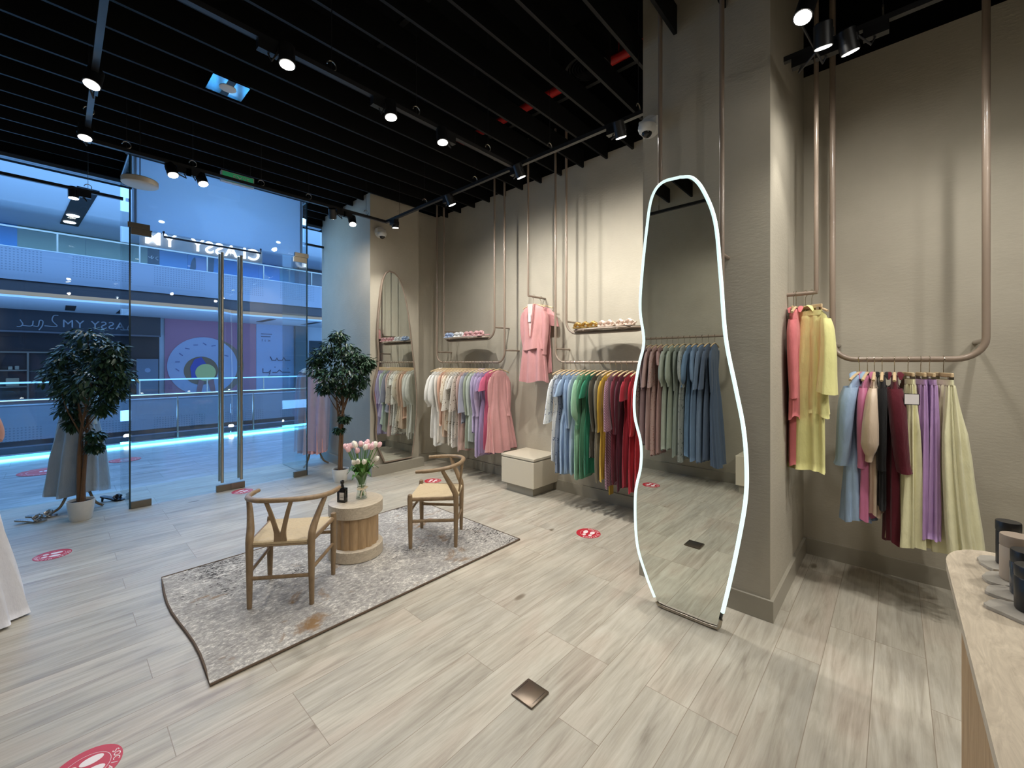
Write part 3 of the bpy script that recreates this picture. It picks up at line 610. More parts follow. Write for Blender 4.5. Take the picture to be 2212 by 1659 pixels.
track('black track crossing the middle of the ceiling', [(-0.3, 2.73), (XT-0.034, 2.73)], [(0.2, 2.73), (1.22, 2.73), (1.88, 2.73), (2.65, 2.73)])
track('black track at upper left, catching blue light from the mall', [(0.165, 0.6), (0.165, YT-0.034)], [(0.165, 2.2), (0.165, 4.6)])
track('black track at upper right between pillar and counter', [(3.1, 0.50), (3.1, -2.6)], [(3.1, 0.05), (3.1, -1.2)])
track('black track inside the shop window left of the glass doors', [(-1.5, 6.62), (0.50, 6.62)], [(0.23, 6.62)])
track('black track inside the shop window right of the glass doors', [(2.44, 6.98), (2.965, 6.98)], [(2.50, 6.98)])
def spotlight(label, p, trk, aim, power=1.0, size=124, lit=True):
    t = thing('track_spotlight', label, 'spotlight', p, group='black track spotlights')
    P = Vector(p); d = (Vector(aim)-P).normalized()
    side = d.cross(Vector((0, 0, 1))); side = side.normalized() if side.length > 0.1 else Vector((1, 0, 0)); up = side.cross(d)
    b = bm_new(); n = 20
    rings = []
    for rr, dd in ((0.034, -0.125), (0.044, -0.118), (0.046, 0.0), (0.041, 0.0), (0.040, -0.012)):
        rings.append([b.verts.new((side*math.cos(2*PI*k/n)+up*math.sin(2*PI*k/n))*rr + d*dd) for k in range(n)])
    for a_, c_ in zip(rings, rings[1:]):
        for k in range(n): b.faces.new((a_[k], a_[(k+1) % n], c_[(k+1) % n], c_[k]))
    b.faces.new(rings[0][::-1])
    for q in range(5):
        pass
    obj('lamp_body', b, M_LAMP, t, True)
    b = bm_new(); b.faces.new([b.verts.new((side*math.cos(2*PI*k/n)+up*math.sin(2*PI*k/n))*0.040 + d*0.002) for k in range(n)])
    obj('lens', b, M_LENS if lit else M_LAMP, t)
    q = Vector((trk[0], trk[1], ZT)) - P
    td = Vector((1, 0, 0)) if trk[2] == 'x' else Vector((0, 1, 0))
    b = bm_new(); obox(b, q + td*0.0 + Vector((0, 0, -0.046)), td, td.cross(Vector((0, 0, 1))), (0, 0, 1), 0.055, 0.022, 0.030)
    obj('driver_box', b, M_LAMP, t)
    b = bm_new(); tube(b, [q+Vector((0, 0, -0.07)), q+Vector((0, 0, -0.11))+td*0.02, -d*0.06+side*0.046], 0.006, 8); obox(b, -d*0.06+side*0.047, side, up, d, 0.003, 0.012, 0.02); obj('arm', b, M_TRACK, t, True)
    if lit: spot(P + d*0.014, aim, SPOT_POWER*power, size, 1.0 if size > 80 else 0.6, parent=t)
    return t
S = spotlight
S('spotlight at upper left under the blue-lit track, nearer the camera', (0.15, 3.84, 3.40), (0.165, 3.98, 'y'), (-0.5, 2.9, 0.0), 0.25)
S('spotlight at upper left by the end of the blue-lit track', (0.15, 4.79, 3.40), (0.165, 4.9, 'y'), (0.0, 3.9, 0.0), 0.28)
S('left of the two spotlights hanging in front of the glass transom', (0.745, 5.06, 3.38), (0.83, YT, 'x'), (1.3, 3.7, 0.0), 0.65)
S('right of the two spotlights hanging in front of the glass transom', (0.98, 5.06, 3.37), (0.9, YT, 'x'), (1.6, 3.6, 0.0), 1.1)
S('small dim spotlight right of the glass doors, on the window side', (2.30, 5.12, 3.38), (2.38, YT, 'x'), (3.0, 6.3, 1.4), 0.65)
S('spotlight in front of the left side of the pale pillar', (2.55, 5.10, 3.36), (2.47, YT, 'x'), (2.1, 3.6, 0.0), 1.2)
S('spotlight at the track corner above the arched mirror', (3.06, 4.93, 3.40), (XT, 4.9, 'y'), (3.22, 5.15, 1.5), 1.5, 84)
S('first spotlight after the corner on the track along the rails', (3.02, 3.69, 3.38), (XT, 3.77, 'y'), (3.92, 3.40, 1.38), 1.75, 160)
S('spotlight over the pink suit on the track along the rails', (3.02, 2.65, 3.38), (XT, 2.72, 'y'), (3.92, 2.42, 1.38), 1.75, 160)
S('spotlight beside the dome camera near the lit mirror', (3.02, 1.60, 3.38), (XT, 1.66, 'y'), (3.86, 1.58, 1.38), 1.6, 160)
S('largest glaring spotlight on the middle ceiling track', (0.93, 2.68, 3.38), (0.84, 2.73, 'x'), (0.85, 2.2, 0.0), 0.6, 124)
S('second spotlight on the middle ceiling track', (1.64, 2.70, 3.38), (1.56, 2.73, 'x'), (1.7, 2.2, 0.0), 0.6, 124)
S('spotlight at the rail end of the middle ceiling track', (2.11, 2.70, 3.38), (2.2, 2.73, 'x'), (2.1, 2.2, 0.0), 0.6, 124)
S('spotlight at top right beside the lit mirror pillar', (2.66, 0.36, 3.42), (3.1, 0.30, 'y'), (1.2, 0.9, 0.0), 0.7, 110)
S('sideways spotlight at top right aimed along the pillar', (2.93, 0.30, 3.38), (3.1, 0.42, 'y'), (3.6, 0.35, 1.6), 0.55, 60)
S('brightest of the spotlights at top right, over the skirts', (3.08, 0.19, 3.38), (3.1, 0.08, 'y'), (3.86, -0.1, 1.42), 0.48, 166)
S('spotlight hanging in the shop window before the black ceiling slot', (0.12, 6.64, 3.40), (0.20, 6.62, 'x'), (0.2, 6.4, 0.0), 0.6)
# fill lamps added on the same tracks, unseen outside the picture
for p, aim, pw in (((0.165, 1.2, 3.38), (-0.4, 2.2, 1.0), 0.8), ((0.165, 0.75, 3.38), (1.0, 1.2, 0), 0.25), ((3.1, -0.6, 3.38), (3.9, -0.6, 1.2), 0.8), ((3.1, -1.4, 3.38), (2.2, -0.3, 0.8), 1.3), ((3.1, -2.2, 3.38), (2.0, -0.8, 0.9), 1.0)):
    S('added fill spotlight outside the picture', p, (p[0], p[1]+0.08, 'y'), aim, pw, 124)
track('added black track behind the camera for unseen fill spotlights', [(-0.3, -1.6), (2.6, -1.6)], [(0.5, -1.6)])  # track and its lamps added out of view for ambient fill
for x in (0.2, 1.1, 2.0):
    S('added fill spotlight outside the picture', (x, -1.5, 3.38), (x+0.08, -1.6, 'x'), (x+0.9, 0.6, 0.6), 0.3 if x < 1 else 0.7, 130)

# pendant disc, exit sign, vent, cameras
pd = thing('pendant_disc', 'white round pendant disc hanging before the glass corner', 'pendant', (0.527, 5.25, 3.30))
b_ = bm_new(); lathe(b_, [(0.128, -0.03), (0.135, -0.025), (0.135, 0.018), (0.128, 0.024)], seg=40); obj('disc', b_, mat('pendant_cream', (196, 186, 170), 0.5), pd, True)
b_ = bm_new(); lathe(b_, [(0.035, 0.024), (0.03, 0.035), (0.012, 0.04)], seg=20); obj('mount', b_, M_TRACK, pd, True)
b_ = bm_new(); tube(b_, [(0, 0, 0.04), (0.0, 0.0, 1.6)], 0.004, 6); obj('cable', b_, M_TRACK, pd)
ex = thing('exit_sign', 'green exit sign hanging edge-on under the slats', 'sign', (1.47, 5.85, 3.80))
obj('housing', bx(-0.17, 0.17, -0.03, 0.03, -0.06, 0.06), M_WHITE, ex)
obj('green_face', bx(-0.16, 0.16, -0.034, -0.030, -0.052, 0.052), emit('exit_green', (40, 120, 80), 0.5), ex)
tb = text_bm('EXIT', 0.085, 0.001); xf(tb, Matrix.Translation((0.03, -0.036, 0.0)) @ Matrix.Rotation(PI/2, 4, 'X')); obj('lettering', tb, M_WHITE, ex)
for x in (-0.14, 0.14):
    b_ = bm_new(); tube(b_, [(x, 0, 0.06), (x, 0, 1.1)], 0.003, 5); obj('suspension_wire', b_, M_TRACK, ex)
vt = thing('ceiling_speaker', 'square shiny ceiling panel with a round white speaker', 'speaker', (0.975, 4.16, 3.93))
obj('panel', bx(-0.13, 0.13, -0.13, 0.13, -0.012, 0), mat('panel_mirror', (150, 176, 204), 0.12, metal=1.0, noise=0.3, nscale=8), vt)
b_ = bm_new(); lathe(b_, [(0.05, -0.02), (0.06, -0.016), (0.06, -0.012)], seg=28); obj('speaker_grille', b_, M_WHITE, vt, True)
b_ = bm_new(); box(b_, -0.025, 0.03, -0.129, -0.062, -0.0145, -0.0122); box(b_, -0.03, 0.025, 0.062, 0.129, -0.0145, -0.0122); obj('dark_band', b_, M_LAMP, vt)
def dome(label, loc, d, rz):
    t = thing('dome_camera', label, 'security camera', loc, rz)
    b = bm_new(); lathe(b, [(0.078, 0), (0.08, 0.01), (0.074, 0.045), (0.06, 0.05)], seg=28); xf(b, Matrix.Rotation(PI/2, 4, 'X')); obj('base', b, M_WHITE, t, True)
    b = bm_new(); lathe(b, [(0.062, 0.0), (0.064, -0.02), (0.055, -0.045), (0.04, -0.055)], (0, -0.07, -0.015), 28); obj('housing', b, M_WHITE, t, True)
    b = bm_new(); bmesh.ops.create_uvsphere(b, u_segments=20, v_segments=12, radius=0.038, matrix=Matrix.Translation((0, -0.075, -0.065))); obj('lens_dome', b, mat('dome_black', (18, 18, 22), 0.05), t, True)
    b = bm_new(); box(b, -0.075, 0.075, -0.06, -0.001, -0.03, 0.05); bevel(b, 0.012); obj('bracket', b, M_WHITE, t)
dome('white dome camera on the pale pillar above the arched mirror', (3.13, 5.459, 3.46), 'y', 0)
dome('white dome camera on the pillar beside the lit mirror', (2.982, 1.335, 3.34), 'x', -PI/2)

# ------------------------------------------------------------------ hanging rails
ZTOP = 4.35
def upath(x, y0, y1, zb, rc, zt=ZTOP):
    p = [(x, y0, zt), (x, y0, zb+rc)]
    for k in range(1, 9): a = PI/2*k/8; p.append((x, y0-rc*(1-math.cos(a)), zb+rc*(1-math.sin(a))))
    for k in range(0, 9): a = PI/2*k/8; p.append((x, y1+rc-rc*math.sin(a), zb+rc*(1-math.cos(a))))
    p.append((x, y1, zt)); return p
def rail(label, x, y0, y1, zb, stubz, rc=0.13, r=0.014, xw=XA, group=None, zt=ZTOP):
    t = thing('hanging_rail', label, 'clothes rail', (x, (y0+y1)/2, zb), group=group); o = Vector((x, (y0+y1)/2, zb))
    b = bm_new(); tube(b, [Vector(p)-o for p in upath(x, y0, y1, zb, rc, zt)], r, 12); obj('frame', b, M_TAUPE, t, True)
    for y in (y0, y1):
        b = bm_new(); tube(b, [Vector((x, y, stubz))-o, Vector((xw, y, stubz))-o], r*0.85, 10); obj('wall_bracket', b, M_TAUPE, t, True)
    return t
rail('outer looped taupe rail holding the white to pink clothes', 3.97, 5.22, 3.78, 1.60, 1.757)
r1u = rail('inner looped taupe rail carrying the shelf of bow sandals', 3.97, 5.05, 3.965, 1.915, 2.07, 0.15)
rail('outer looped taupe rail holding the blue to red clothes', 3.97, 2.95, 1.62, 1.60, 1.757)
r2u = rail('inner looped taupe rail carrying the shelf of gold sandals', 3.97, 2.795, 1.78, 1.925, 2.07, 0.15)
rail('thick looped taupe rail holding satin shirts and skirts', 3.80, 0.335, -0.405, 1.62, 1.735, 0.13, 0.0185)
rail('taupe looped frame on the pillar behind the lit mirror', 2.85, 1.21, 0.81, 1.95, 2.285, 0.1, 0.015, XB)
rail('taupe rail on the left wall seen only in the lit mirror', -0.44, 3.1, 1.50, 1.94, 2.1, 0.13, 0.016, XW)
def drop(label, p, endp, r=0.014):
    t = thing('drop_rail', label, 'clothes rail', p); o = Vector(p)
    b = bm_new(); tube(b, [Vector((p[0], p[1], ZTOP))-o, Vector((0, 0, 0.02)), Vector((0, 0, 0)), (Vector(endp)-o).normalized()*0.02, Vector(endp)-o], r, 12); obj('frame', b, M_TAUPE, t, True); return t
drop('single taupe drop rail from which the pink suit hangs', (3.92, 3.33, 2.42), (XA, 3.33, 2.42), 0.013)
drop('short taupe drop rail at the pillar with coral and yellow suits', (3.525, 0.40, 2.08), (3.525, YB, 2.08), 0.014)
for par, y0, y1, zz, nm in ((r1u, 4.96, 4.07, 1.945, 'a'), (r2u, 2.665, 1.86, 1.955, 'b')):
    cy_ = (y0+y1)/2; b = bm_new(); lathe(b, [(1, 0), (1.0, 0.014)], seg=48)
    xf(b, Matrix.Translation((-0.0, cy_-par.location.y, zz-par.location.z)) @ Matrix.Diagonal((0.16, (y0-y1)/2, 1, 1))); obj('shelf_top', b, mat('shelf_glass', (120, 116, 106), 0.15), par)
    b = bm_new(); tube(b, [(0.165*math.cos(a), cy_-par.location.y+(y0-y1)/2*1.01*math.sin(a), zz-par.location.z-0.002) for a in [2*PI*k/48 for k in range(48)]], 0.011, 8, True)
    for s in (-0.2, 0.2): tube(b, [(-0.165, cy_-par.location.y+s, zz-par.location.z-0.012), (0.165, cy_-par.location.y+s, zz-par.location.z-0.012)], 0.008, 6)
    obj('shelf_ring', b, M_TAUPE, par, True)

# ------------------------------------------------------------------ hangers and garments
HM = {}
def hanger_parts(clip, dz=0.0):
    key = (clip, dz)
    if key in HM: return HM[key]
    b = bm_new(); pts = [(0.0205*math.cos(R(a)), 0, 0.0205*math.sin(R(a))) for a in range(-40, 181, 20)] + [(-0.018, 0, -0.012), (-0.004, 0, -0.028), (0, 0, -0.04), (0, 0, -0.098-dz)]
    tube(b, pts, 0.0022, 6); o1 = obj('hook', b, M_CHROME, None, True)
    b = bm_new()
    if clip:
        box(b, -0.15, 0.15, -0.007, 0.007, -0.112, -0.086); bevel(b, 0.004)
        o2 = obj('bar', b, M_HANG); b = bm_new()
        box(b, -0.132, -0.108, -0.011, 0.011, -0.15, -0.105); o3 = obj('clip', b, M_CHROME)
        o4 = obj('clip', bx(0.108, 0.132, -0.011, 0.011, -0.15, -0.105), M_CHROME)
        HM[key] = [o1, o2, o3, o4]
    else:
        P = [(-0.185, 0, -0.140-dz), (-0.14, 0, -0.124-dz), (-0.07, 0, -0.104-dz), (0, 0, -0.092-dz), (0.07, 0, -0.104-dz), (0.14, 0, -0.124-dz), (0.185, 0, -0.140-dz)]
        tube(b, catmull(P, 4), 0.009, 8, flat=0.8); o2 = obj('shoulder_bar', b, M_HANG, None, True); HM[key] = [o1, o2]
    for o in HM[key]: bpy.data.objects.remove(o) if False else C.objects.unlink(o)
    return HM[key]
def hanger(loc, rz, label, clip=False, sx=1.0):
    t = thing('clip_hanger' if clip else 'clothes_hanger', label, 'hanger', loc, rz)
    t.scale = (sx, 1, 1)
    for p in hanger_parts(clip):
        c = p.copy(); C.objects.link(c); c.parent = t
    return t
def interp(prof, z):
    for (z0, *v0), (z1, *v1) in zip(prof, prof[1:]):
        if z1 <= z <= z0:
            t = (z0-z)/(z0-z1) if z0 != z1 else 0; t = t*t*(3-2*t) if abs(z0-z1) < 0.12 else t
            return [a+(b-a)*t for a, b in zip(v0, v1)]
    return list(prof[-1][1:])
def drape(bm, prof, nf=9, seed=0, n=56, m=22, hem=0.006, sharp=False, lean=(0, 0), wave=0):
    r_ = random.Random(seed); p1, p2, p3 = [r_.uniform(0, 6.28) for _ in range(3)]; n2 = max(3, int(nf*0.55)); 
    z0, z1 = prof[0][0], prof[-1][0]; zs = sorted(set([p[0] for p in prof] + [z0+(z1-z0)*k/m for k in range(m+1)]), reverse=True)
    rings = []
    for z in zs:
        a, bb, amp = interp(prof, z); tt = (z0-z)/(z0-z1); ring = []
        for k in range(n):
            th = 2*PI*k/n; w_ = math.sin(nf*th+p1+0.8*math.sin(tt*3+p3)); 
            if sharp: w_ = math.asin(max(-1, min(1, w_)))*0.64
            f = 1+amp*(0.65*w_+0.45*math.sin(n2*th+p2+tt*1.5))
            cx_, sy_ = math.cos(th), math.sin(th)
            x = a*(abs(cx_)**0.85)*(1 if cx_ >= 0 else -1)*(1+(f-1)*0.35); y = bb*sy_*(1+(f-1)*1.9)+ (f-1)*bb*0.35*(1 if sy_ >= 0 else -1)
            zz = z + (hem*math.sin(3*th+p2)*tt*2 if tt > 0.9 else 0)
            y += wave*min(1, tt*2)*math.sin(x*34+1.3*math.sin(tt*3))
            ring.append(bm.verts.new((x+lean[0]*tt*tt, y+lean[1]*tt*tt, zz)))
        rings.append(ring)
    for a, b in zip(rings, rings[1:]):
        for k in range(n): bm.faces.new((a[k], a[(k+1) % n], b[(k+1) % n], b[k]))
    return rings
def sleeve(bm, s, W, kind, seed, flat=0.55, ang=0.0):
    r_ = random.Random(seed+s)
    if kind == 'short': P = [(0.0, -0.185), (0.025, -0.24), (0.045, -0.33), (0.05, -0.37)]; RR = [0.04, 0.062, 0.068, 0.072]
    elif kind == 'puff': P = [(0.0, -0.185), (0.035, -0.26), (0.055, -0.42), (0.045, -0.55), (0.02, -0.63), (0.015, -0.67)]; RR = [0.04, 0.06, 0.08, 0.085, 0.04, 0.036]
    elif kind == 'wide': P = [(0.0, -0.185), (0.03, -0.26), (0.05, -0.42), (0.055, -0.56), (0.06, -0.68)]; RR = [0.042, 0.055, 0.065, 0.072, 0.082]
    else: P = [(0.0, -0.185), (0.028, -0.27), (0.035, -0.42), (0.02, -0.56), (0.005, -0.67), (0.0, -0.72)]; RR = [0.042, 0.05, 0.047, 0.044, 0.04, 0.042]
    oy = r_.uniform(-0.012, 0.012)
    pts = [Vector((s*(W-0.02+x), oy*k, z)) for k, (x, z) in enumerate(P)]
    pts2 = catmull(pts, 4); N = len(pts2); rs = []
    for i in range(N):
        t = i/(N-1)*(len(RR)-1); k = min(int(t), len(RR)-2); rs.append((RR[k]+(RR[k+1]-RR[k])*(t-k)))
    # rings kept horizontal and flattened along y
    rings = []; n = 18; ph = r_.uniform(0, 6)
    for p, rr in zip(pts2, rs):
        rings.append([bm.verts.new((p.x+rr*math.cos(2*PI*k/n)*0.9*(1+0.07*math.sin(5*2*PI*k/n+ph)), p.y+rr*flat*math.sin(2*PI*k/n)*(1+0.16*math.sin(4*2*PI*k/n+ph)), p.z+0.25*rr*s*math.cos(2*PI*k/n)*(-1 if False else -0.6))) for k in range(n)])
    for a, b in zip(rings, rings[1:]):
        for k in range(n): bm.faces.new((a[k], a[(k+1) % n], b[(k+1) % n], b[k]))
def prof_dress(L, W=0.175, b=0.034, hemA=0.2, hemB=0.06, amp=0.28, waist=0.80):
    return [(-0.108, 0.052, 0.017, 0), (-0.122, 0.085, 0.018, 0), (-0.142, 0.128, 0.018, 0.01), (-0.166, W*0.92, 0.019, 0.02), (-0.20, W, max(b*0.8, 0.018), 0.04), (-0.30, W*0.92, b, 0.08), (-0.50, W*waist, b*0.95, 0.14), (-0.52-(L-0.5)*0.25, W*waist+(hemA-W*waist)*0.45, b+(hemB-b)*0.4, amp*0.75), (-L, hemA, hemB, amp)]
def prof_skirt(L, a0=0.145, hemA=0.2, hemB=0.07, amp=0.3, b0=0.02):
    return [(-0.128, a0, b0, 0.05), (-0.155, a0*0.98, b0, 0.05), (-0.165, a0, b0*1.2, amp*0.6), (-0.45, a0+(hemA-a0)*0.4, b0+(hemB-b0)*0.5, amp), (-L, hemA, hemB, amp)]
GC = [0]
def garment(name, desc, cat, loc, m, L=1.1, sl='long', rz=0.0, W=0.175, b=0.034, hemA=0.2, hemB=0.055, amp=0.28, nf=9, skirt=False, collar=False, where='', group=None, sx=1.0, extra=None, sharp=False, waist=0.8, sm=None, flat=0.55, n=56, lean=(0, 0), wave=0):
    GC[0] += 1; sd = GC[0]
    hanger(loc, rz, ('clip hanger of the %s' if skirt else 'wooden hanger of the %s') % desc, skirt, sx)
    t = thing(name, (desc + ' ' + where).strip(), cat, loc, rz, group=group); t.scale = (sx, 1, 1)
    bm = bm_new()
    if skirt: drape(bm, prof_skirt(L, 0.145, hemA, hemB, amp), nf, sd, n, 20, 0.004, sharp, lean)
    else: drape(bm, prof_dress(L, W, b, hemA, hemB, amp, waist), nf, sd, n, 24, 0.008, sharp, lean, wave)
    obj('skirt_body' if skirt else 'body', bm, m, t, 'all')
    if skirt:
        bm = bm_new(); drape(bm, [(-0.127, 0.147, 0.024, 0.0), (-0.16, 0.148, 0.025, 0.03)], 20, sd, 40, 3, 0); obj('waistband', bm, m, t, 'all')
    if sl and not skirt:
        for s in (-1, 1):
            bm = bm_new(); sleeve(bm, s, W, sl, sd*3, flat); obj('sleeve', bm, sm or m, t, 'all')
    if collar:
        bm = bm_new()
        for s in (-1, 1): tube(bm, [(0.0, s*0.026, -0.088), (s*0.0+0.04, s*0.03, -0.10), (0.07, s*0.03, -0.135)], [0.012, 0.018, 0.006], 6, flat=0.4); tube(bm, [(0.0, s*0.026, -0.088), (-0.04, s*0.03, -0.10), (-0.07, s*0.03, -0.135)], [0.012, 0.018, 0.006], 6, flat=0.4)
        obj('collar', bm, m, t, True)
    if extra: extra(t)
    return t
def row(items, x, ys, z, grp_where, jit=0.03, rzb=0.0, W=0.175, sx=1.0):
    for i, (it, y) in enumerate(zip(items, ys)):
        name, desc, cat, m, L, sl, kw = it
        kw = dict(dict(b=0.019, hemB=0.023, wave=0.016, flat=0.36), **kw); kw['amp'] = kw.get('amp', 0.28)*0.75
        garment(name, desc, cat, (x, y, z), m, L, sl, rz=rzb+rnd.uniform(-jit, jit), where=grp_where, W=kw.pop('W', W), sx=sx, **kw)
D = lambda c, **k: cloth(c, **k)
fl = lambda c, c2: cloth(c, 'floral', c2)
rowA = [
 ('dress', 'white puff-sleeved dress', 'dress', cloth((232, 230, 224)), 1.13, 'puff', dict(hemA=0.19, collar=True)),
 ('dress', 'white shirt dress second from the left end', 'dress', cloth((226, 226, 222)), 1.24, 'puff', dict(hemA=0.17)),
 ('dress', 'off-white dress beside the peach blouse', 'dress', cloth((224, 218, 206)), 1.20, 'long', dict(hemA=0.16)),
 ('blouse', 'peach long-sleeved blouse', 'blouse', cloth((226, 176, 148)), 0.92, 'long', dict(amp=0.2, hemA=0.18)),
 ('dress', 'pale peach dress behind the peach blouse', 'dress', cloth((222, 190, 164)), 1.08, 'long', {}),
 ('dress', 'cream dress with a small tan print', 'dress', fl((218, 202, 176), (170, 140, 108)), 0.98, 'puff', {}),
 ('dress', 'cream floral dress with frilled sleeves', 'dress', fl((216, 208, 194), (130, 116, 100)), 1.17, 'wide', {}),
 ('dress', 'white and grey floral dress', 'dress', fl((220, 216, 208), (110, 108, 104)), 1.20, 'short', {}),
 ('dress', 'brown-grey floral dress', 'dress', fl((190, 176, 160), (104, 88, 80)), 1.05, 'wide', {}),
 ('dress', 'dusty pink dress between floral and grey-blue ones', 'dress', cloth((206, 166, 154)), 1.24, 'long', {}),
 ('blouse', 'grey-blue blouse with wide sleeves', 'blouse', cloth((148, 150, 168)), 0.84, 'wide', dict(amp=0.2)),
 ('dress', 'dusty sage dress', 'dress', cloth((150, 160, 138)), 1.18, 'long', {}),
 ('dress', 'pale mint dress', 'dress', cloth((182, 196, 182)), 1.08, 'long', {}),
 ('shirt', 'lavender shirt with long cuffed sleeves', 'shirt', cloth((172, 156, 196)), 0.95, 'long', dict(collar=True, amp=0.16)),
 ('dress', 'lilac dress', 'dress', cloth((176, 158, 198)), 1.26, 'long', {}),
 ('dress', 'deep purple dress with a hanging belt', 'dress', cloth((156, 130, 180)), 1.23, 'short', {}),
 ('dress', 'hot pink dress', 'dress', cloth((216, 84, 124)), 1.16, 'short', dict(hemA=0.17)),
 ('dress', 'large rose pink pleated dress nearest on the first rail', 'dress', cloth((208, 140, 138)), 1.16, 'long', dict(hemA=0.27, hemB=0.05, amp=0.36, nf=13, n=84, lean=(0, -0.05), W=0.15, waist=1.06)),
]
ysA = [5.13-k*0.0715 for k in range(18)]; ysA[-1] = 3.875
row(rowA, 3.97, ysA, 1.60, 'on the first rail')
rowB = [
 ('dress', 'white and blue floral ruffled dress', 'dress', fl((222, 226, 226), (112, 124, 150)), 1.12, 'wide', {}),
 ('dress', 'slate blue floral dress', 'dress', fl((126, 140, 162), (70, 82, 104)), 1.24, 'short', dict(hemA=0.22)),
 ('dress', 'light blue gingham ruffled dress', 'dress', cloth((150, 180, 214)), 1.24, 'short', dict(hemA=0.23)),
 ('dress', 'sky blue dress with long sleeves', 'dress', cloth((132, 164, 204)), 1.20, 'long', dict(hemA=0.22)),
 ('dress', 'powder blue dress', 'dress', cloth((156, 180, 208)), 1.22, 'long', {}),
 ('dress', 'mint green balloon-sleeved dress', 'dress', cloth((134, 190, 150)), 1.26, 'puff', dict(hemA=0.22)),
 ('dress', 'mid green dress', 'dress', cloth((70, 142, 100)), 1.24, 'long', {}),
 ('dress', 'emerald green short-sleeved dress', 'dress', cloth((24, 122, 84)), 1.20, 'short', {}),
 ('blouse', 'dark olive blouse', 'blouse', cloth((72, 66, 52)), 1.0, 'long', dict(amp=0.2)),
 ('dress', 'taupe grey dress', 'dress', cloth((122, 116, 98)), 1.24, 'long', {}),
 ('dress', 'mustard yellow dress with a trailing sash', 'dress', cloth((202, 154, 26)), 1.22, 'long', dict(W=0.185, extra=lambda t: obj('sash', bx(-0.03, 0.05, -0.006, 0.006, -1.40, -0.95), cloth((196, 148, 24)), t))),
 ('dress', 'mauve pinstriped dress', 'dress', cloth((158, 116, 128), 'stripe', (112, 74, 92)), 1.28, 'wide', dict(W=0.185)),
 ('dress', 'burgundy dress', 'dress', cloth((118, 28, 44)), 1.22, 'long', {}),
 ('dress', 'dark plum dress', 'dress', cloth((88, 20, 40)), 1.28, 'long', {}),
 ('dress', 'deep red short-sleeved dress', 'dress', cloth((160, 16, 34)), 1.24, 'short', dict(W=0.19)),
 ('dress', 'crimson dress with long sleeves', 'dress', cloth((176, 14, 30)), 1.28, 'long', {}),
 ('dress', 'bright red dress beside the lit mirror', 'dress', cloth((196, 22, 34)), 1.26, 'long', dict(W=0.19)),
 ('dress', 'scarlet dress hidden behind the lit mirror edge', 'dress', cloth((186, 20, 34)), 1.2, 'short', {}),
]
row(rowB, 3.97, [2.86-k*0.0635 for k in range(18)], 1.60, 'on the second rail')
rowC = [
 ('dress', 'slate blue tulle gown at the right end of the mirrored rail', 'dress', cloth((76, 96, 126)), 1.66, 'long', dict(hemA=0.22, hemB=0.05, amp=0.3, nf=14, n=84, lean=(0, -0.05))),
 ('dress', 'navy-grey gown with a bell sleeve in the mirror', 'dress', cloth((82, 100, 130)), 1.60, 'wide', {}),
 ('dress', 'denim blue gown in the mirror', 'dress', cloth((100, 124, 158)), 1.64, 'wide', {}),
 ('dress', 'steel blue ruffled gown in the mirror', 'dress', cloth((104, 134, 172)), 1.62, 'puff', {}),
 ('dress', 'cornflower blue gown in the mirror', 'dress', cloth((96, 132, 172)), 1.58, 'puff', {}),
 ('dress', 'grey floral gown in the mirror', 'dress', fl((150, 156, 152), (104, 110, 108)), 1.66, 'puff', {}),
 ('dress', 'grey-green pleated gown in the mirror', 'dress', cloth((132, 144, 136)), 1.6, 'long', {}),
 ('dress', 'sage balloon-sleeved gown in the mirror', 'dress', cloth((158, 168, 150)), 1.52, 'puff', {}),
 ('dress', 'pale sage gown in the mirror', 'dress', cloth((164, 172, 158)), 1.54, 'puff', {}),
 ('dress', 'rose gown in the mirror, beside the sage ones', 'dress', cloth((178, 132, 128)), 1.6, 'short', {}),
 ('dress', 'dusty rose lace gown in the mirror', 'dress', fl((190, 150, 144), (160, 112, 108)), 1.64, 'wide', {}),
 ('dress', 'blush gown with flared sleeve in the mirror', 'dress', cloth((192, 152, 148)), 1.56, 'wide', {}),
 ('dress', 'mauve tulle gown in the mirror', 'dress', cloth((158, 124, 130)), 1.50, 'long', {}),
 ('dress', 'brown floral gown at the left edge of the mirror', 'dress', fl((150, 124, 118), (90, 66, 64)), 1.55, 'long', {}),
]
row(rowC, -0.44, [1.72+k*0.078 for k in range(14)], 1.94, '', 0.04, W=0.165, sx=0.88)
# wall C: satin shirts and skirts
def tagcard(t):
    b = bx(-0.21, -0.2085, -0.018, 0.055, -0.285, -0.215); obj('swing_tag', b, mat('tag_border', (30, 30, 34), 0.5), t)
    b = bx(-0.2105, -0.2086, -0.014, 0.051, -0.281, -0.219); obj('tag_face', b, mat('tag_white', (226, 220, 220), 0.6), t)
Xc = 3.80; ZR = 1.62
def G(name, desc, cat, y, m, L, sl, **k): garment(name, desc, cat, (Xc, y, ZR), m, L, sl, **k)
G('shirt', 'light blue satin shirt on the thick rail', 'shirt', 0.185, cloth((138, 170, 208), 'satin'), 1.10, 'long', rz=-0.22, W=0.19, b=0.045, hemA=0.17, hemB=0.08, amp=0.14, collar=True, flat=0.9)
G('shirt', 'rose pink satin shirt on the thick rail', 'shirt', 0.142, cloth((198, 92, 138), 'satin'), 1.07, 'long', rz=-0.1, W=0.18, b=0.035, hemA=0.17, hemB=0.05, amp=0.14, collar=True)
G('blouse', 'champagne satin blouse on the thick rail', 'blouse', 0.106, cloth((204, 176, 146), 'satin'), 1.04, 'puff', W=0.185, b=0.035, hemA=0.15, hemB=0.045, amp=0.15)
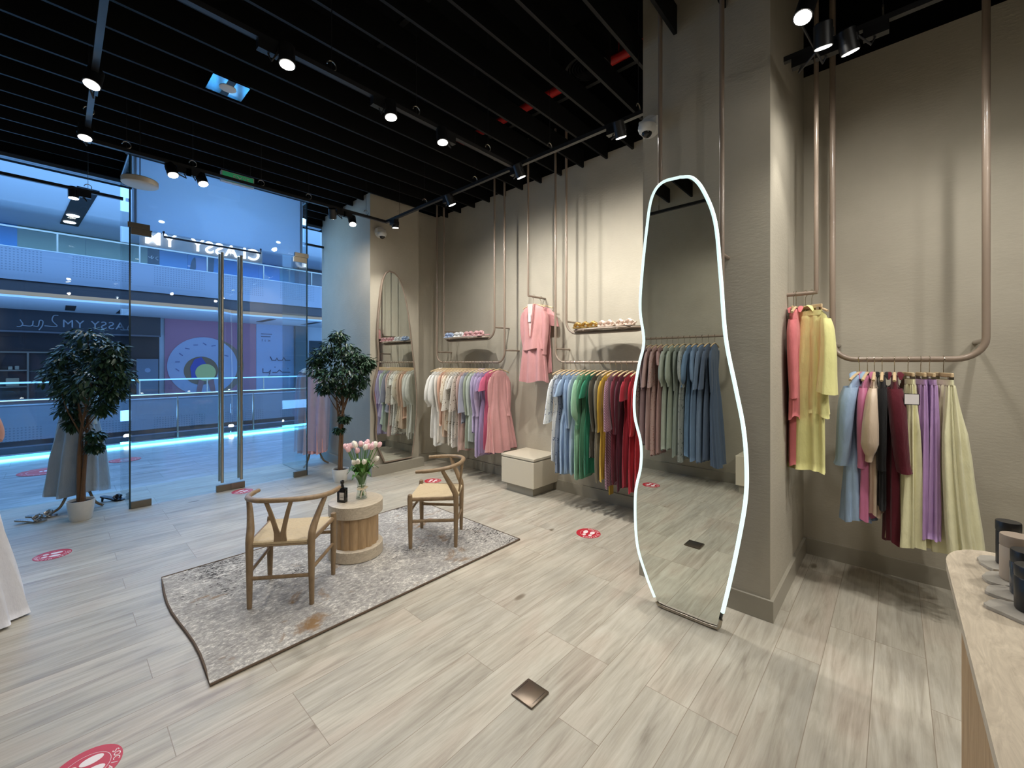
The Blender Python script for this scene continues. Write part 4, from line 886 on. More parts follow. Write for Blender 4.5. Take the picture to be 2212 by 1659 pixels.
G('shirt', 'black shirt on the thick rail', 'shirt', 0.066, cloth((18, 18, 20)), 0.98, 'long', W=0.18, b=0.03, hemA=0.16, hemB=0.035, amp=0.14, collar=True)
G('dress', 'burgundy shirt dress on the thick rail', 'dress', 0.004, cloth((96, 14, 30)), 1.20, 'long', W=0.185, b=0.04, hemA=0.14, hemB=0.05, amp=0.12, collar=True, flat=0.8)
G('skirt', 'pale yellow pleated skirt beside the burgundy dress', 'skirt', -0.062, cloth((228, 222, 166), 'satin'), 1.19, None, skirt=True, rz=0.15, hemA=0.17, hemB=0.075, amp=0.34, nf=15, n=90, extra=tagcard, sharp=True)
G('skirt', 'purple satin skirt, left one', 'skirt', -0.122, cloth((176, 128, 194), 'satin'), 1.12, None, skirt=True, rz=0.1, hemA=0.17, hemB=0.05, amp=0.3, nf=13, n=80, sharp=True)
G('skirt', 'purple satin skirt, right one beside the big yellow skirt', 'skirt', -0.162, cloth((180, 134, 198), 'satin'), 1.11, None, skirt=True, rz=0.1, hemA=0.17, hemB=0.045, amp=0.3, nf=13, n=80, sharp=True)
G('skirt', 'wide pale yellow pleated skirt at the right end of the rail', 'skirt', -0.225, cloth((224, 218, 168), 'satin'), 1.19, None, skirt=True, rz=0.2, hemA=0.22, hemB=0.085, amp=0.3, nf=19, n=110, sharp=True, lean=(0, -0.045))
# short drop rail at the pillar
CO = cloth((224, 104, 108)); YE = cloth((226, 220, 130))
garment('trousers', 'coral trousers behind the coral jacket', 'trousers', (3.525, 0.53, 2.08), CO, 1.20, None, skirt=True, rz=0.05, hemA=0.12, hemB=0.03, amp=0.1, nf=5, sx=0.5)
garment('jacket', 'coral long-sleeved jacket at the pillar', 'jacket', (3.525, 0.515, 2.08), CO, 0.86, 'long', rz=0.0, W=0.17, b=0.03, hemA=0.17, hemB=0.035, amp=0.1, collar=True, sx=0.9)
garment('skirt', 'long lemon yellow skirt under the yellow jackets', 'skirt', (3.525, 0.462, 2.08), YE, 1.22, None, skirt=True, rz=1.0, hemA=0.17, hemB=0.05, amp=0.22, nf=9, sx=0.8)
garment('jacket', 'lemon yellow jacket at the end of the short drop rail', 'jacket', (3.525, 0.425, 2.08), YE, 0.84, 'wide', rz=0.85, W=0.18, b=0.04, hemA=0.19, hemB=0.05, amp=0.14, collar=True, flat=0.7, sx=0.7)
# pink suit facing the room
PK = cloth((206, 134, 134))
def suit_jacket(t):
    bm = bm_new(); drape(bm, [(-0.097, 0.05, 0.03, 0), (-0.12, 0.09, 0.045, 0), (-0.155, 0.17, 0.05, 0.02), (-0.3, 0.18, 0.06, 0.05), (-0.52, 0.165, 0.065, 0.08), (-0.66, 0.185, 0.07, 0.12)], 7, 5, 48, 12); obj('jacket', bm, cloth((212, 140, 138)), t, 'all')
    bm = bm_new(); prism(bm, [(-0.045, -0.10), (0.045, -0.10), (0.012, -0.50), (-0.012, -0.50)], -0.078, -0.072, 'XZ'); obj('lining', bm, cloth((224, 188, 184)), t)
    bm = bm_new()
    for s in (-1, 1): tube(bm, [(s*0.05, -0.05, -0.10), (s*0.045, -0.078, -0.25), (s*0.012, -0.082, -0.52)], [0.014, 0.018, 0.008], 6, flat=0.4)
    obj('lapels', bm, cloth((212, 140, 138)), t, True)
    obj('swing_tag', bx(-0.022, 0.022, -0.092, -0.090, -0.32, -0.22), mat('tag_white', (226, 220, 220), 0.6), t)
garment('dress', 'rose pink suit facing the room on the drop rail', 'suit', (4.03, 3.33, 2.42), PK, 1.06, 'long', rz=-PI/2+0.05, W=0.18, b=0.045, hemA=0.22, hemB=0.075, amp=0.26, nf=8, extra=suit_jacket, flat=0.8, sx=0.9)
garment('dress', 'rose pink dress close to the wall behind the pink suit', 'dress', (4.17, 3.33, 2.42), PK, 0.95, 'short', rz=-PI/2, W=0.18, b=0.03, hemA=0.18, hemB=0.03, amp=0.16)

# ------------------------------------------------------------------ mirrors
MO = [(0.999, 2.768), (1.118, 2.765), (1.187, 2.68), (1.222, 2.472), (1.255, 2.17), (1.266, 1.95), (1.240, 1.74), (1.275, 1.58), (1.306, 1.40), (1.304, 1.23), (1.262, 1.06), (1.262, 0.90), (1.300, 0.70), (1.290, 0.385), (1.228, 0.19), (1.153, 0.03)]
MR = [(0.772, 0.03), (0.716, 0.30), (0.668, 0.56), (0.630, 0.82), (0.626, 1.025), (0.643, 1.235), (0.682, 1.45), (0.735, 1.743), (0.762, 2.101), (0.793, 2.438), (0.859, 2.640), (0.925, 2.74), (0.999, 2.768)]
def outline(pts, n=6): return [(p.x, p.y) for p in catmull([(a, b, 0) for a, b in pts], n)]
oL = outline(MO); oR = outline(MR)[:-1]; OUT = oL + oR
XM = 2.655
def inset(P, d):
    n = len(P); res = []
    cx_ = sum(p[0] for p in P)/n; cy_ = sum(p[1] for p in P)/n
    for i in range(n):
        a, b = P[i-1], P[(i+1) % n]; t = Vector((b[0]-a[0], b[1]-a[1])); t.normalize(); nn = Vector((-t.y, t.x))
        if nn.dot(Vector((cx_-P[i][0], cy_-P[i][1]))) < 0: nn = -nn
        res.append((P[i][0]+nn.x*d, P[i][1]+nn.y*d))
    return res
mr = thing('floor_mirror', 'tall wavy floor mirror with a glowing white edge before the pillar', 'mirror', (XM, 0.95, 0)); oy = 0.95
loc = lambda P: [(a-oy, b) for a, b in P]
b_ = bm_new(); prism(b_, loc(inset(OUT, 0.010)), 0.0, 0.018, 'YZ'); obj('mirror_glass', b_, M_MIRROR, mr)
b_ = bm_new(); prism(b_, loc(OUT), 0.0185, 0.05, 'YZ'); obj('back_panel', b_, mat('mirror_back', (60, 64, 66), 0.5), mr)
led = outline(MO)[:-1]
b_ = bm_new(); tube(b_, [(0.006, a-oy, b) for a, b in oR[2:]+oL[:-1]], 0.0115, 10); obj('light_rim', b_, M_LED, mr, True)
b_ = bm_new(); tube(b_, [(0.006, a-oy, b) for a, b in [oL[-1], (1.145, 0.018), (1.10, 0.012), (0.83, 0.012), (0.782, 0.018), oR[0], oR[1]]], 0.0115, 10); obj('steel_foot_rim', b_, M_STEEL, mr, True)
for y in (1.205, 0.815):
    b_ = bm_new(); tube(b_, [(0.05, y-oy, 2.02), (2.85-XM-0.012, y-oy, 2.02)], 0.010, 8); obj('rail_bracket', b_, M_TAUPE, mr, True)
AO = [(3.257, 2.925), (3.195, 2.87), (3.145, 2.73), (3.112, 2.50), (3.085, 2.20), (3.076, 1.95), (3.092, 1.68), (3.075, 1.50), (3.030, 1.33), (3.010, 1.16), (3.040, 0.98), (3.060, 0.80), (3.048, 0.60), (3.085, 0.40), (3.185, 0.16)]
AR = [(3.640, 0.16), (3.690, 0.50), (3.728, 0.85), (3.722, 1.15), (3.690, 1.477), (3.640, 1.85), (3.588, 2.248), (3.53, 2.55), (3.45, 2.78), (3.36, 2.895), (3.257, 2.925)]
AOUT = outline(AO)+outline(AR)[:-1]
am = thing('arched_mirror', 'tall wavy arched mirror with a thin taupe frame leaning on the pale pillar', 'mirror', (3.35, 5.42, 0.136))
la = lambda P: [(a-3.35, b-0.136) for a, b in P]
b_ = bm_new(); prism(b_, la(inset(AOUT, 0.012)), -0.012, 0.0, 'XZ'); obj('mirror_glass', b_, M_MIRROR, am)
b_ = bm_new(); prism(b_, la(AOUT), 0.0005, 0.038, 'XZ'); obj('back_panel', b_, M_TAUPE, am)
b_ = bm_new(); tube(b_, [(a, -0.006, max(b, 0.0135)) for a, b in la(AOUT)], 0.0125, 8, True); obj('frame', b_, M_TAUPE, am, True)

# ------------------------------------------------------------------ rug, chairs, drum table
rg = thing('rug', 'grey and cream distressed rug under the two chairs', 'rug', (1.66, 3.24, 0))
b_ = bm_new()
nx, ny = 60, 40; g_ = [[None]*(ny+1) for _ in range(nx+1)]
for i in range(nx+1):
    for j in range(ny+1):
        u, v = i/nx, j/ny; x = -1.152+2.304*u+0.018*math.sin(v*7)*(1-u); y = -0.75+1.5*v; g_[i][j] = b_.verts.new((x, y, 0.011))
for i in range(nx):
    for j in range(ny): b_.faces.new((g_[i][j], g_[i+1][j], g_[i+1][j+1], g_[i][j+1]))
ed = [e for e in b_.edges if e.is_boundary]; r_ = bmesh.ops.extrude_edge_only(b_, edges=ed)
for v in [x for x in r_['geom'] if isinstance(x, bmesh.types.BMVert)]: v.co.z = 0.0005
obj('pile', b_, MATS['rug'], rg)
bd = [(-1.152, -0.75)]+[(-1.152+0.018*math.sin(v/10*7), -0.75+1.5*v/10) for v in range(1, 11)]+[(1.152, 0.75), (1.152, -0.75)]
b_ = bm_new(); tube(b_, [(x, y, 0.0085) for x, y in bd], 0.007, 6, True); obj('binding', b_, mat('rug_binding', (92, 76, 62), 0.9), rg, True)

WM = mat('paper_cord', (190, 170, 136), 0.75, noise=0.1, nscale=60, bump=0.5, bscale=60)
def make_chair(label, loc, rz):
    t = thing('wishbone_chair', label, 'chair', loc, rz, group='woven-seat wooden armchairs on the rug'); t.scale = (0.97, 0.97, 0.958)
    z0 = 0.0
    for s in (-1, 1):   # front legs
        b = bm_new(); tube(b, [(0.195, s*0.228, z0), (0.197, s*0.228, 0.2), (0.20, s*0.228, 0.44), (0.20, s*0.228, 0.475), (0.20, s*0.228, 0.482)], [0.0155, 0.021, 0.0225, 0.019, 0.011], 14); obj('leg', b, M_OAKH, t, True)
    for s in (-1, 1):   # rear legs, bent outward toward the rail
        pts = catmull([(-0.198, s*0.196, z0), (-0.20, s*0.195, 0.22), (-0.20, s*0.195, 0.44), (-0.175, s*0.20, 0.52), (-0.125, s*0.225, 0.62), (-0.085, s*0.252, 0.705)], 5)
        n = len(pts); rr = [0.0155+0.009*min(1, i/n*2.6) if i/n < 0.55 else 0.0245-0.010*((i/n-0.55)/0.45) for i in range(n)]
        b = bm_new(); tube(b, pts, rr, 14); obj('leg', b, M_OAKH, t, True)
    arc = [(0.135, -0.285, 0.695), (0.06, -0.287, 0.700), (-0.04, -0.272, 0.708), (-0.14, -0.225, 0.718), (-0.215, -0.13, 0.728), (-0.24, 0, 0.733), (-0.215, 0.13, 0.728), (-0.14, 0.225, 0.718), (-0.04, 0.272, 0.708), (0.06, 0.287, 0.700), (0.135, 0.285, 0.695)]
    P = catmull(arc, 6); b = bm_new(); tube(b, P, [0.0205 if 4 < i < len(P)-5 else 0.0175 for i in range(len(P))], 14, flat=0.85); obj('top_rail', b, M_OAKH, t, True)
    # Y-shaped splat
    def L(u, z): # u across, lies on a plane tilting back
        k = (z-0.44)/0.29; return Vector((-0.205-0.032*k, u, z))
    b = bm_new()
    def strip(cs):
        prev = None; rings = []
        for u0, u1, z in cs:
            a, c = L(u0, z), L(u1, z); rings.append([b.verts.new(a+Vector((0.006, 0, 0))), b.verts.new(c+Vector((0.006, 0, 0))), b.verts.new(c-Vector((0.006, 0, 0))), b.verts.new(a-Vector((0.006, 0, 0)))])
        for r1, r2 in zip(rings, rings[1:]):
            for k in range(4): b.faces.new((r1[k], r1[(k+1) % 4], r2[(k+1) % 4], r2[k]))
        b.faces.new(rings[0][::-1]); b.faces.new(rings[-1])
    strip([(-0.044, 0.044, 0.42), (-0.038, 0.038, 0.47), (-0.037, 0.037, 0.507)])
    for s in (-1, 1):
        st = [(s*0.003, s*0.037, 0.505), (s*0.016, s*0.044, 0.55), (s*0.028, s*0.056, 0.60), (s*0.042, s*0.068, 0.65), (s*0.058, s*0.083, 0.70), (s*0.066, s*0.091, 0.725)]
        strip([(min(a, c), max(a, c), z) for a, c, z in st])
    obj('splat', b, M_OAKH, t)
    # seat rails + stretchers
    for nm, pts, r in (('seat_rail', [(0.20, -0.228, 0.425), (0.20, 0.228, 0.425)], 0.013), ('seat_rail', [(-0.20, -0.195, 0.425), (-0.20, 0.195, 0.425)], 0.013), ('seat_rail', [(0.20, 0.228, 0.435), (-0.20, 0.195, 0.435)], 0.013), ('seat_rail', [(0.20, -0.228, 0.435), (-0.20, -0.195, 0.435)], 0.013),
                       ('stretcher', [(0.197, -0.228, 0.33), (0.197, 0.228, 0.33)], 0.010), ('stretcher', [(-0.20, -0.195, 0.20), (-0.20, 0.195, 0.20)], 0.010), ('stretcher', [(0.197, 0.228, 0.24), (-0.20, 0.195, 0.24)], 0.011), ('stretcher', [(0.197, -0.228, 0.24), (-0.20, -0.195, 0.24)], 0.011)):
        b = bm_new(); tube(b, pts, r, 10, flat=1.3); obj(nm, b, M_OAKH, t, True)
    # woven seat: four triangles meeting at the centre, ridged
    b = bm_new(); n = 44; G_ = []
    for i in range(n+1):
        rowv = []
        for j in range(n+1):
            u = i/n*2-1; v = j/n*2-1; x = 0.212*u; y = v*(0.214+0.017*u)
            e = max(abs(u), abs(v)); ridge = 0.0022*math.sin((abs(u) if abs(u) > abs(v) else abs(v))*n*PI/2.0)
            seam = -0.006*math.exp(-((abs(abs(u)-abs(v)))/0.03)**2)
            z = 0.452-0.012*(1-e*e)+ridge+seam-(0.010*max(0, (e-0.93)/0.07)**2)
            # cut the corners where the legs pass
            rowv.append(b.verts.new((x, y, z)))
        G_.append(rowv)
    for i in range(n):
        for j in range(n):
            if (i < 3 or i > n-4) and (j < 3 or j > n-4): continue
            b.faces.new((G_[i][j], G_[i+1][j], G_[i+1][j+1], G_[i][j+1]))
    for v in [v for v in b.verts if not v.link_faces]: b.verts.remove(v)
    r_ = bmesh.ops.extrude_face_region(b, geom=b.faces[:])
    for v in [x for x in r_['geom'] if isinstance(x, bmesh.types.BMVert)]: v.co.z -= 0.024
    obj('seat', b, WM, t, True)
    return t
make_chair('near wooden armchair with a woven seat, its back to the camera', (1.107, 3.097, 0.013), R(50.6))
make_chair('far wooden armchair with a woven seat, right of the round table', (2.328, 3.056, 0.013), R(132.5))

TX, TY = 1.684, 3.313
dt = thing('drum_table', 'low round drum table with a fluted wooden body between the chairs', 'table', (TX, TY, 0.0125))
b_ = bm_new(); lathe(b_, [(0.208, 0), (0.214, 0.004), (0.214, 0.088), (0.208, 0.093)], seg=56); obj('base_ring', b_, M_GREYOAK, dt, True)
b_ = bm_new(); n_ = 192; rings = []
for z in (0.0935, 0.343):
    rings.append([b_.verts.new(((0.168+0.011*abs(math.sin(8*2*PI*k/n_/1.0)))*math.cos(2*PI*k/n_), (0.168+0.011*abs(math.sin(8*2*PI*k/n_)))*math.sin(2*PI*k/n_), z)) for k in range(n_)])
for k in range(n_): b_.faces.new((rings[0][k], rings[0][(k+1) % n_], rings[1][(k+1) % n_], rings[1][k]))
b_.faces.new(rings[0][::-1]); b_.faces.new(rings[1]); obj('fluted_body', b_, M_FLUTE, dt)
b_ = bm_new(); lathe(b_, [(0.208, 0.3432), (0.214, 0.348), (0.214, 0.440), (0.208, 0.444)], seg=56); obj('tabletop', b_, M_GREYOAK, dt, True)
ZTB = 0.457
pbt = thing('perfume_bottle', 'black square bottle with a white label on the round table', 'bottle', (1.578, 3.335, ZTB), R(-60))
b_ = bx(-0.036, 0.036, -0.021, 0.021, 0, 0.115); bevel(b_, 0.004); obj('body', b_, mat('bottle_black', (16, 16, 18), 0.1), pbt, True)
b_ = bm_new(); lathe(b_, [(0.014, 0.115), (0.014, 0.132), (0.010, 0.134), (0.010, 0.15), (0.015, 0.152), (0.015, 0.172), (0.011, 0.176)], seg=20); obj('cap', b_, MATS['bottle_black'], pbt, True)
b_ = bx(-0.012, 0.028, -0.0218, -0.0212, 0.022, 0.082); obj('label_plate', b_, mat('label_paper', (206, 200, 192), 0.6), pbt)
b_ = bm_new()
for z in (0.045, 0.04, 0.056): box(b_, -0.004, 0.02, -0.0222, -0.0219, z, z+0.002)
obj('label_print', b_, mat('ink', (30, 30, 32), 0.6), pbt)
VX, VY = 1.735, 3.315
va = thing('glass_vase', 'clear glass vase with a cream ribbon holding tulips', 'vase', (VX, VY, ZTB))
b_ = bm_new(); lathe(b_, [(0.046, 0.0), (0.046, 0.004), (0.036, 0.06), (0.034, 0.10), (0.042, 0.16), (0.052, 0.205), (0.0495, 0.205), (0.0395, 0.16), (0.0315, 0.10), (0.0335, 0.06), (0.042, 0.012)], seg=40, capt=True); obj('glass_body', b_, VGLASS, va, True)
b_ = bm_new(); lathe(b_, [(0.0372, 0.078), (0.0366, 0.095)], seg=32, capb=False, capt=False)
for s in (-1, 1):
    tube(b_, catmull([(-0.01, -0.038, 0.087), (-0.02+s*0.025, -0.052, 0.108), (-0.02+s*0.045, -0.05, 0.10), (-0.015+s*0.02, -0.045, 0.085), (-0.01, -0.038, 0.087)], 4), 0.006, 6, flat=0.4)
    tube(b_, [(-0.01, -0.04, 0.085), (-0.01+s*0.02, -0.05, 0.05), (-0.01+s*0.025, -0.05, 0.02)], 0.007, 6, flat=0.3)
obj('ribbon_bow', b_, mat('ribbon', (226, 214, 186), 0.5), va, True)
M_STEM = mat('tulip_stem', (94, 130, 58), 0.5, noise=0.2); M_TLEAF = mat('tulip_leaf', (78, 122, 54), 0.4, noise=0.25, nscale=15)
TPINK = mat('tulip_pink', (232, 186, 190), 0.5, noise=0.12, nscale=60); TWH = mat('tulip_white', (236, 230, 214), 0.5, noise=0.06)
rt = random.Random(21)
def tulip(i, ang, out, top, pink, leaf):
    nm = 'pink' if pink else 'white'
    t = thing('tulip', '%s tulip in the glass vase%s' % (nm, ', hanging low at the front' if top < 0.30 else ''), 'flower', (VX, VY, ZTB+0.02), group='%s tulips in the vase%s' % (nm, ' hanging low' if top < 0.30 else ''))
    c, s = math.cos(ang), math.sin(ang); a0 = ang+PI+0.6*rt.uniform(-1, 1)
    p = [Vector((0.015*math.cos(a0), 0.015*math.sin(a0), 0)), Vector((0.004*c, 0.004*s, 0.1)), Vector((0.03*c, 0.03*s, 0.19)), Vector((out*0.7*c, out*0.7*s, 0.19+(top-0.19)*0.6)), Vector((out*c, out*s, top))]
    P = catmull(p, 4); b = bm_new(); tube(b, P, 0.0032, 7); obj('stem', b, M_STEM, t, True)
    d = (P[-1]-P[-2]).normalized(); q = d.to_track_quat('Z', 'Y').to_matrix().to_4x4()
    b = bm_new(); lathe(b, [(0.003, 0), (0.013, 0.006), (0.0195, 0.02), (0.0185, 0.034), (0.013, 0.046), (0.006, 0.05)], seg=12)
    for v in b.verts:
        a = math.atan2(v.co.y, v.co.x); k = 1+0.10*math.cos(3*a+i); v.co.x *= k; v.co.y *= k; v.co.z += 0.004*math.cos(3*a+i)*(v.co.z > 0.03)
    xf(b, Matrix.Translation(P[-1]) @ q); obj('flower_head', b, TPINK if pink else TWH, t, True)
    if leaf:
        b = bm_new(); la_ = ang+rt.uniform(-0.7, 0.7); o_ = rt.uniform(0.06, 0.13); zt = rt.uniform(0.2, 0.33); N = 9; L_ = []; R_ = []
        for k in range(N):
            u = k/(N-1); x = 0.02+o_*u**1.4; z = 0.10+(zt-0.10)*math.sin(min(1, u*1.15)*PI/2)-(0.05*max(0, u-0.75)*3); wd = 0.027*math.sin(PI*(0.08+0.92*u))**0.8*(1-u*0.1)
            L_.append(b.verts.new((x*math.cos(la_)-wd*math.sin(la_), x*math.sin(la_)+wd*math.cos(la_), z))); R_.append(b.verts.new((x*math.cos(la_)+wd*math.sin(la_), x*math.sin(la_)-wd*math.cos(la_), z)))
        mid = [b.verts.new(((a.co+c_.co)/2)+Vector((0, 0, -0.006))) for a, c_ in zip(L_, R_)]
        for k in range(N-1): b.faces.new((L_[k], mid[k], mid[k+1], L_[k+1])); b.faces.new((mid[k], R_[k], R_[k+1], mid[k+1]))
        obj('leaf', b, M_TLEAF, t, 'all')
for i in range(20):
    tulip(i, i*2.399+0.3, 0.025+0.11*math.sqrt((i+0.5)/20), 0.41-0.025*((i+0.5)/20)+rt.uniform(-0.015, 0.01), i % 3 != 1, True)
for i, a in enumerate((-2.6, -1.9, -1.0, -2.25)): tulip(30+i, a, 0.10+0.01*i, 0.285+0.005*i, False, i % 2 == 0)
b_ = bm_new()

# ------------------------------------------------------------------ cube stool, floor boxes, stickers
cb = thing('display_cube', 'beige display cube on a recessed plinth against the wall', 'display block', (4.0, 3.38, 0))
obj('plinth', bx(-0.17, 0.258, -0.20, 0.22, 0, 0.105), M_BASE, cb)
b_ = bx(-0.22, 0.258, -0.255, 0.27, 0.105, 0.415); bevel(b_, 0.003); obj('body', b_, M_LAMINATE, cb)
obj('shadow_gap', bx(-0.21, 0.258, -0.245, 0.26, 0.415, 0.430), MATS['baseboard_grey'], cb)
b_ = bx(-0.222, 0.258, -0.258, 0.273, 0.430, 0.458); bevel(b_, 0.003); obj('lid', b_, M_LAMINATE, cb)
cb2 = thing('display_cube', 'beige display cube by the left wall, seen only in the lit mirror', 'display block', (-0.50, 1.24, 0))
b_ = bx(-0.2, 0.2, -0.2, 0.2, 0.1, 0.46); bevel(b_, 0.003); obj('body', b_, M_LAMINATE, cb2); obj('plinth', bx(-0.17, 0.17, -0.17, 0.17, 0, 0.1), M_BASE, cb2)
fb = thing('floor_box', 'brushed metal floor socket box in the bare floor', 'floor box', (1.540, 1.296, 0), 0)
b_ = bx(-0.066, 0.066, -0.066, 0.066, 0.0, 0.011); bevel(b_, 0.005); obj('lid', b_, mat('box_metal', (120, 108, 96), 0.32, metal=0.9), fb, True)
b_ = bm_new(); box(b_, -0.045, 0.045, -0.054, -0.052, 0.0111, 0.0116); box(b_, -0.045, 0.045, 0.052, 0.054, 0.0111, 0.0116); obj('seam', b_, M_LAMP, fb)
def sticker(label, x, y, rz, r=0.112, z=0.0):
    t = thing('floor_sticker', label, 'floor sticker', (x, y, z), rz, group='round red distancing stickers'); 
    b = bm_new(); lathe(b, [(r, 0.0), (r, 0.0015)], seg=40); obj('disc', b, M_RED, t)
    b = bm_new(); lathe(b, [(r*0.665, 0.0016), (r*0.665, 0.0019), (r*0.68, 0.0019), (r*0.68, 0.0016)], seg=40, capb=False, capt=False); obj('ring', b, M_PRINTW, t)
    for s in (-1, 1):
        b = bm_new(); lathe(b, [(0.024, 0.0016), (0.024, 0.0021)], (s*0.032, 0.018, 0), 20, sx=0.9, sy=1.5); obj('footprint', b, M_PRINTW, t)
        b = bm_new(); lathe(b, [(0.017, 0.0016), (0.017, 0.0021)], (s*0.028, -0.042, 0), 16, sx=0.95, sy=1.1); obj('heel_print', b, M_PRINTW, t)
    b = bm_new(); wd = 'SOCIAL DISTANCE'
    for k, ch in enumerate(wd):
        if ch == ' ': continue
        a = R(104)-k*R(14.6)+R(0); 
        j = text_bm(ch, 0.030, 0.0003); join(b, j, Matrix.Translation((r*0.83*math.cos(a), r*0.83*math.sin(a), 0.0019)) @ Matrix.Rotation(a-PI/2, 4, 'Z'))
    obj('lettering', b, M_PRINTW, t)
sticker('round red footprint sticker on bare floor in front of the lit mirror', 3.36, 2.115, R(-75))
sticker('round red footprint sticker at left, near the white gown', -0.027, 5.155, R(-100))
sticker('round red footprint sticker just inside the glass doors', 1.55, 5.965, R(-60))
sticker('round red footprint sticker behind the far chair', 3.43, 4.60, R(-60))
sticker('round red footprint sticker cut by the bottom left picture edge', 0.075, 2.345, R(-90), 0.108)
sticker('long red sticker on the mall floor beyond the left tree', -0.12, 9.2, R(-90), 0.28)
sticker('red sticker on the mall floor beside the left glass corner', 0.75, 9.3, R(-90), 0.2)

# ------------------------------------------------------------------ counter and candles
ct = thing('counter', 'bleached oak counter with a fluted front at lower right', 'counter', (1.0, -0.5, 0))
P = []; x1, y1_, y0_, x0, rc = 1.155, 0.378, -0.45, -0.9, 0.20
for k in range(13): a = PI/2*k/12; P.append((x1-rc+rc*math.sin(a), y1_-rc*0.6+rc*0.6*math.cos(a)))
for k in range(13): a = PI/2*k/12; P.append((x1-rc+rc*math.cos(a), y0_+rc-rc*math.sin(a)))
P += [(x0, y0_), (x0, y1_)]
b_ = bm_new(); prism(b_, P, 0.925, 0.952); obj('countertop', b_, M_GREYOAK, ct)
b_ = bm_new(); box(b_, -0.85, 0.84, -0.40, 0.345, 0.0, 0.9248); obj('base', b_, M_FLUTE, ct)
b_ = bm_new()
for k in range(99): tube(b_, [(-0.84+k*0.0171, 0.345, 0.005), (-0.84+k*0.0171, 0.345, 0.92)], 0.0085, 8)
for k in range(42): tube(b_, [(0.84, -0.395+k*0.0177, 0.005), (0.84, -0.395+k*0.0177, 0.92)], 0.0085, 8)
fr_ = obj('fluted_front', b_, M_FLUTE, ct, True)
ZC = 0.9525
M_STONE = mat('agate', (172, 166, 156), 0.25, noise=0.25, nscale=14)
def coaster(label, x, y, seed):
    r = random.Random(seed); pts = [(0.062*(1+0.16*math.sin(3*a+seed)+r.uniform(-0.05, 0.05))*math.cos(a), 0.062*(1+0.16*math.sin(2*a+seed)+r.uniform(-0.05, 0.05))*math.sin(a)) for a in [2*PI*k/26 for k in range(26)]]
    b = bm_new(); prism(b, pts, 0, 0.008); tag(obj('stone_coaster', b, M_STONE), label, 'coaster', 'agate slices on the counter').location = (x, y, ZC)
coaster('agate slice under the black bottle, farthest on the counter', 2.02, -0.252, 1)
coaster('agate slice under the beige jar on the counter', 1.885, -0.248, 2)
coaster('agate slice under the clear jar on the counter', 1.785, -0.250, 3)
coaster('agate slice under the matte black jar, nearest on the counter', 1.675, -0.246, 4)
def jar(label, x, y, r, h, body, capm, capr, caph, glass=False):
    t = thing('candle_jar', label, 'jar', (x, y, ZC+0.0085))
    b = bm_new(); lathe(b, [(r*0.94, 0), (r, 0.004), (r, h-0.003), (r*0.95, h)], seg=36); obj('body', b, body, t, True)
    b = bm_new(); lathe(b, [(capr*0.96, h+0.0003), (capr, h+0.004), (capr, h+caph-0.003), (capr*0.96, h+caph)], seg=36); obj('lid', b, capm, t, True)
MBK = mat('jar_black', (20, 20, 22), 0.35); MBG = mat('jar_beige', (176, 160, 142), 0.5)
jar('tall black bottle with a black lid, farthest on the counter', 2.03, -0.263, 0.027, 0.105, MBK, MBK, 0.028, 0.032)
jar('beige jar with a beige lid on the counter', 1.90, -0.262, 0.034, 0.098, MBG, mat('lid_beige', (150, 134, 118), 0.55), 0.034, 0.034)
jar('smoky glass jar with a black lid on the counter', 1.795, -0.268, 0.034, 0.088, mat('jar_smoke', (52, 60, 70), 0.06), MBK, 0.033, 0.034)
jar('matte black jar nearest the camera on the counter', 1.69, -0.262, 0.034, 0.085, MBK, MBK, 0.034, 0.03)

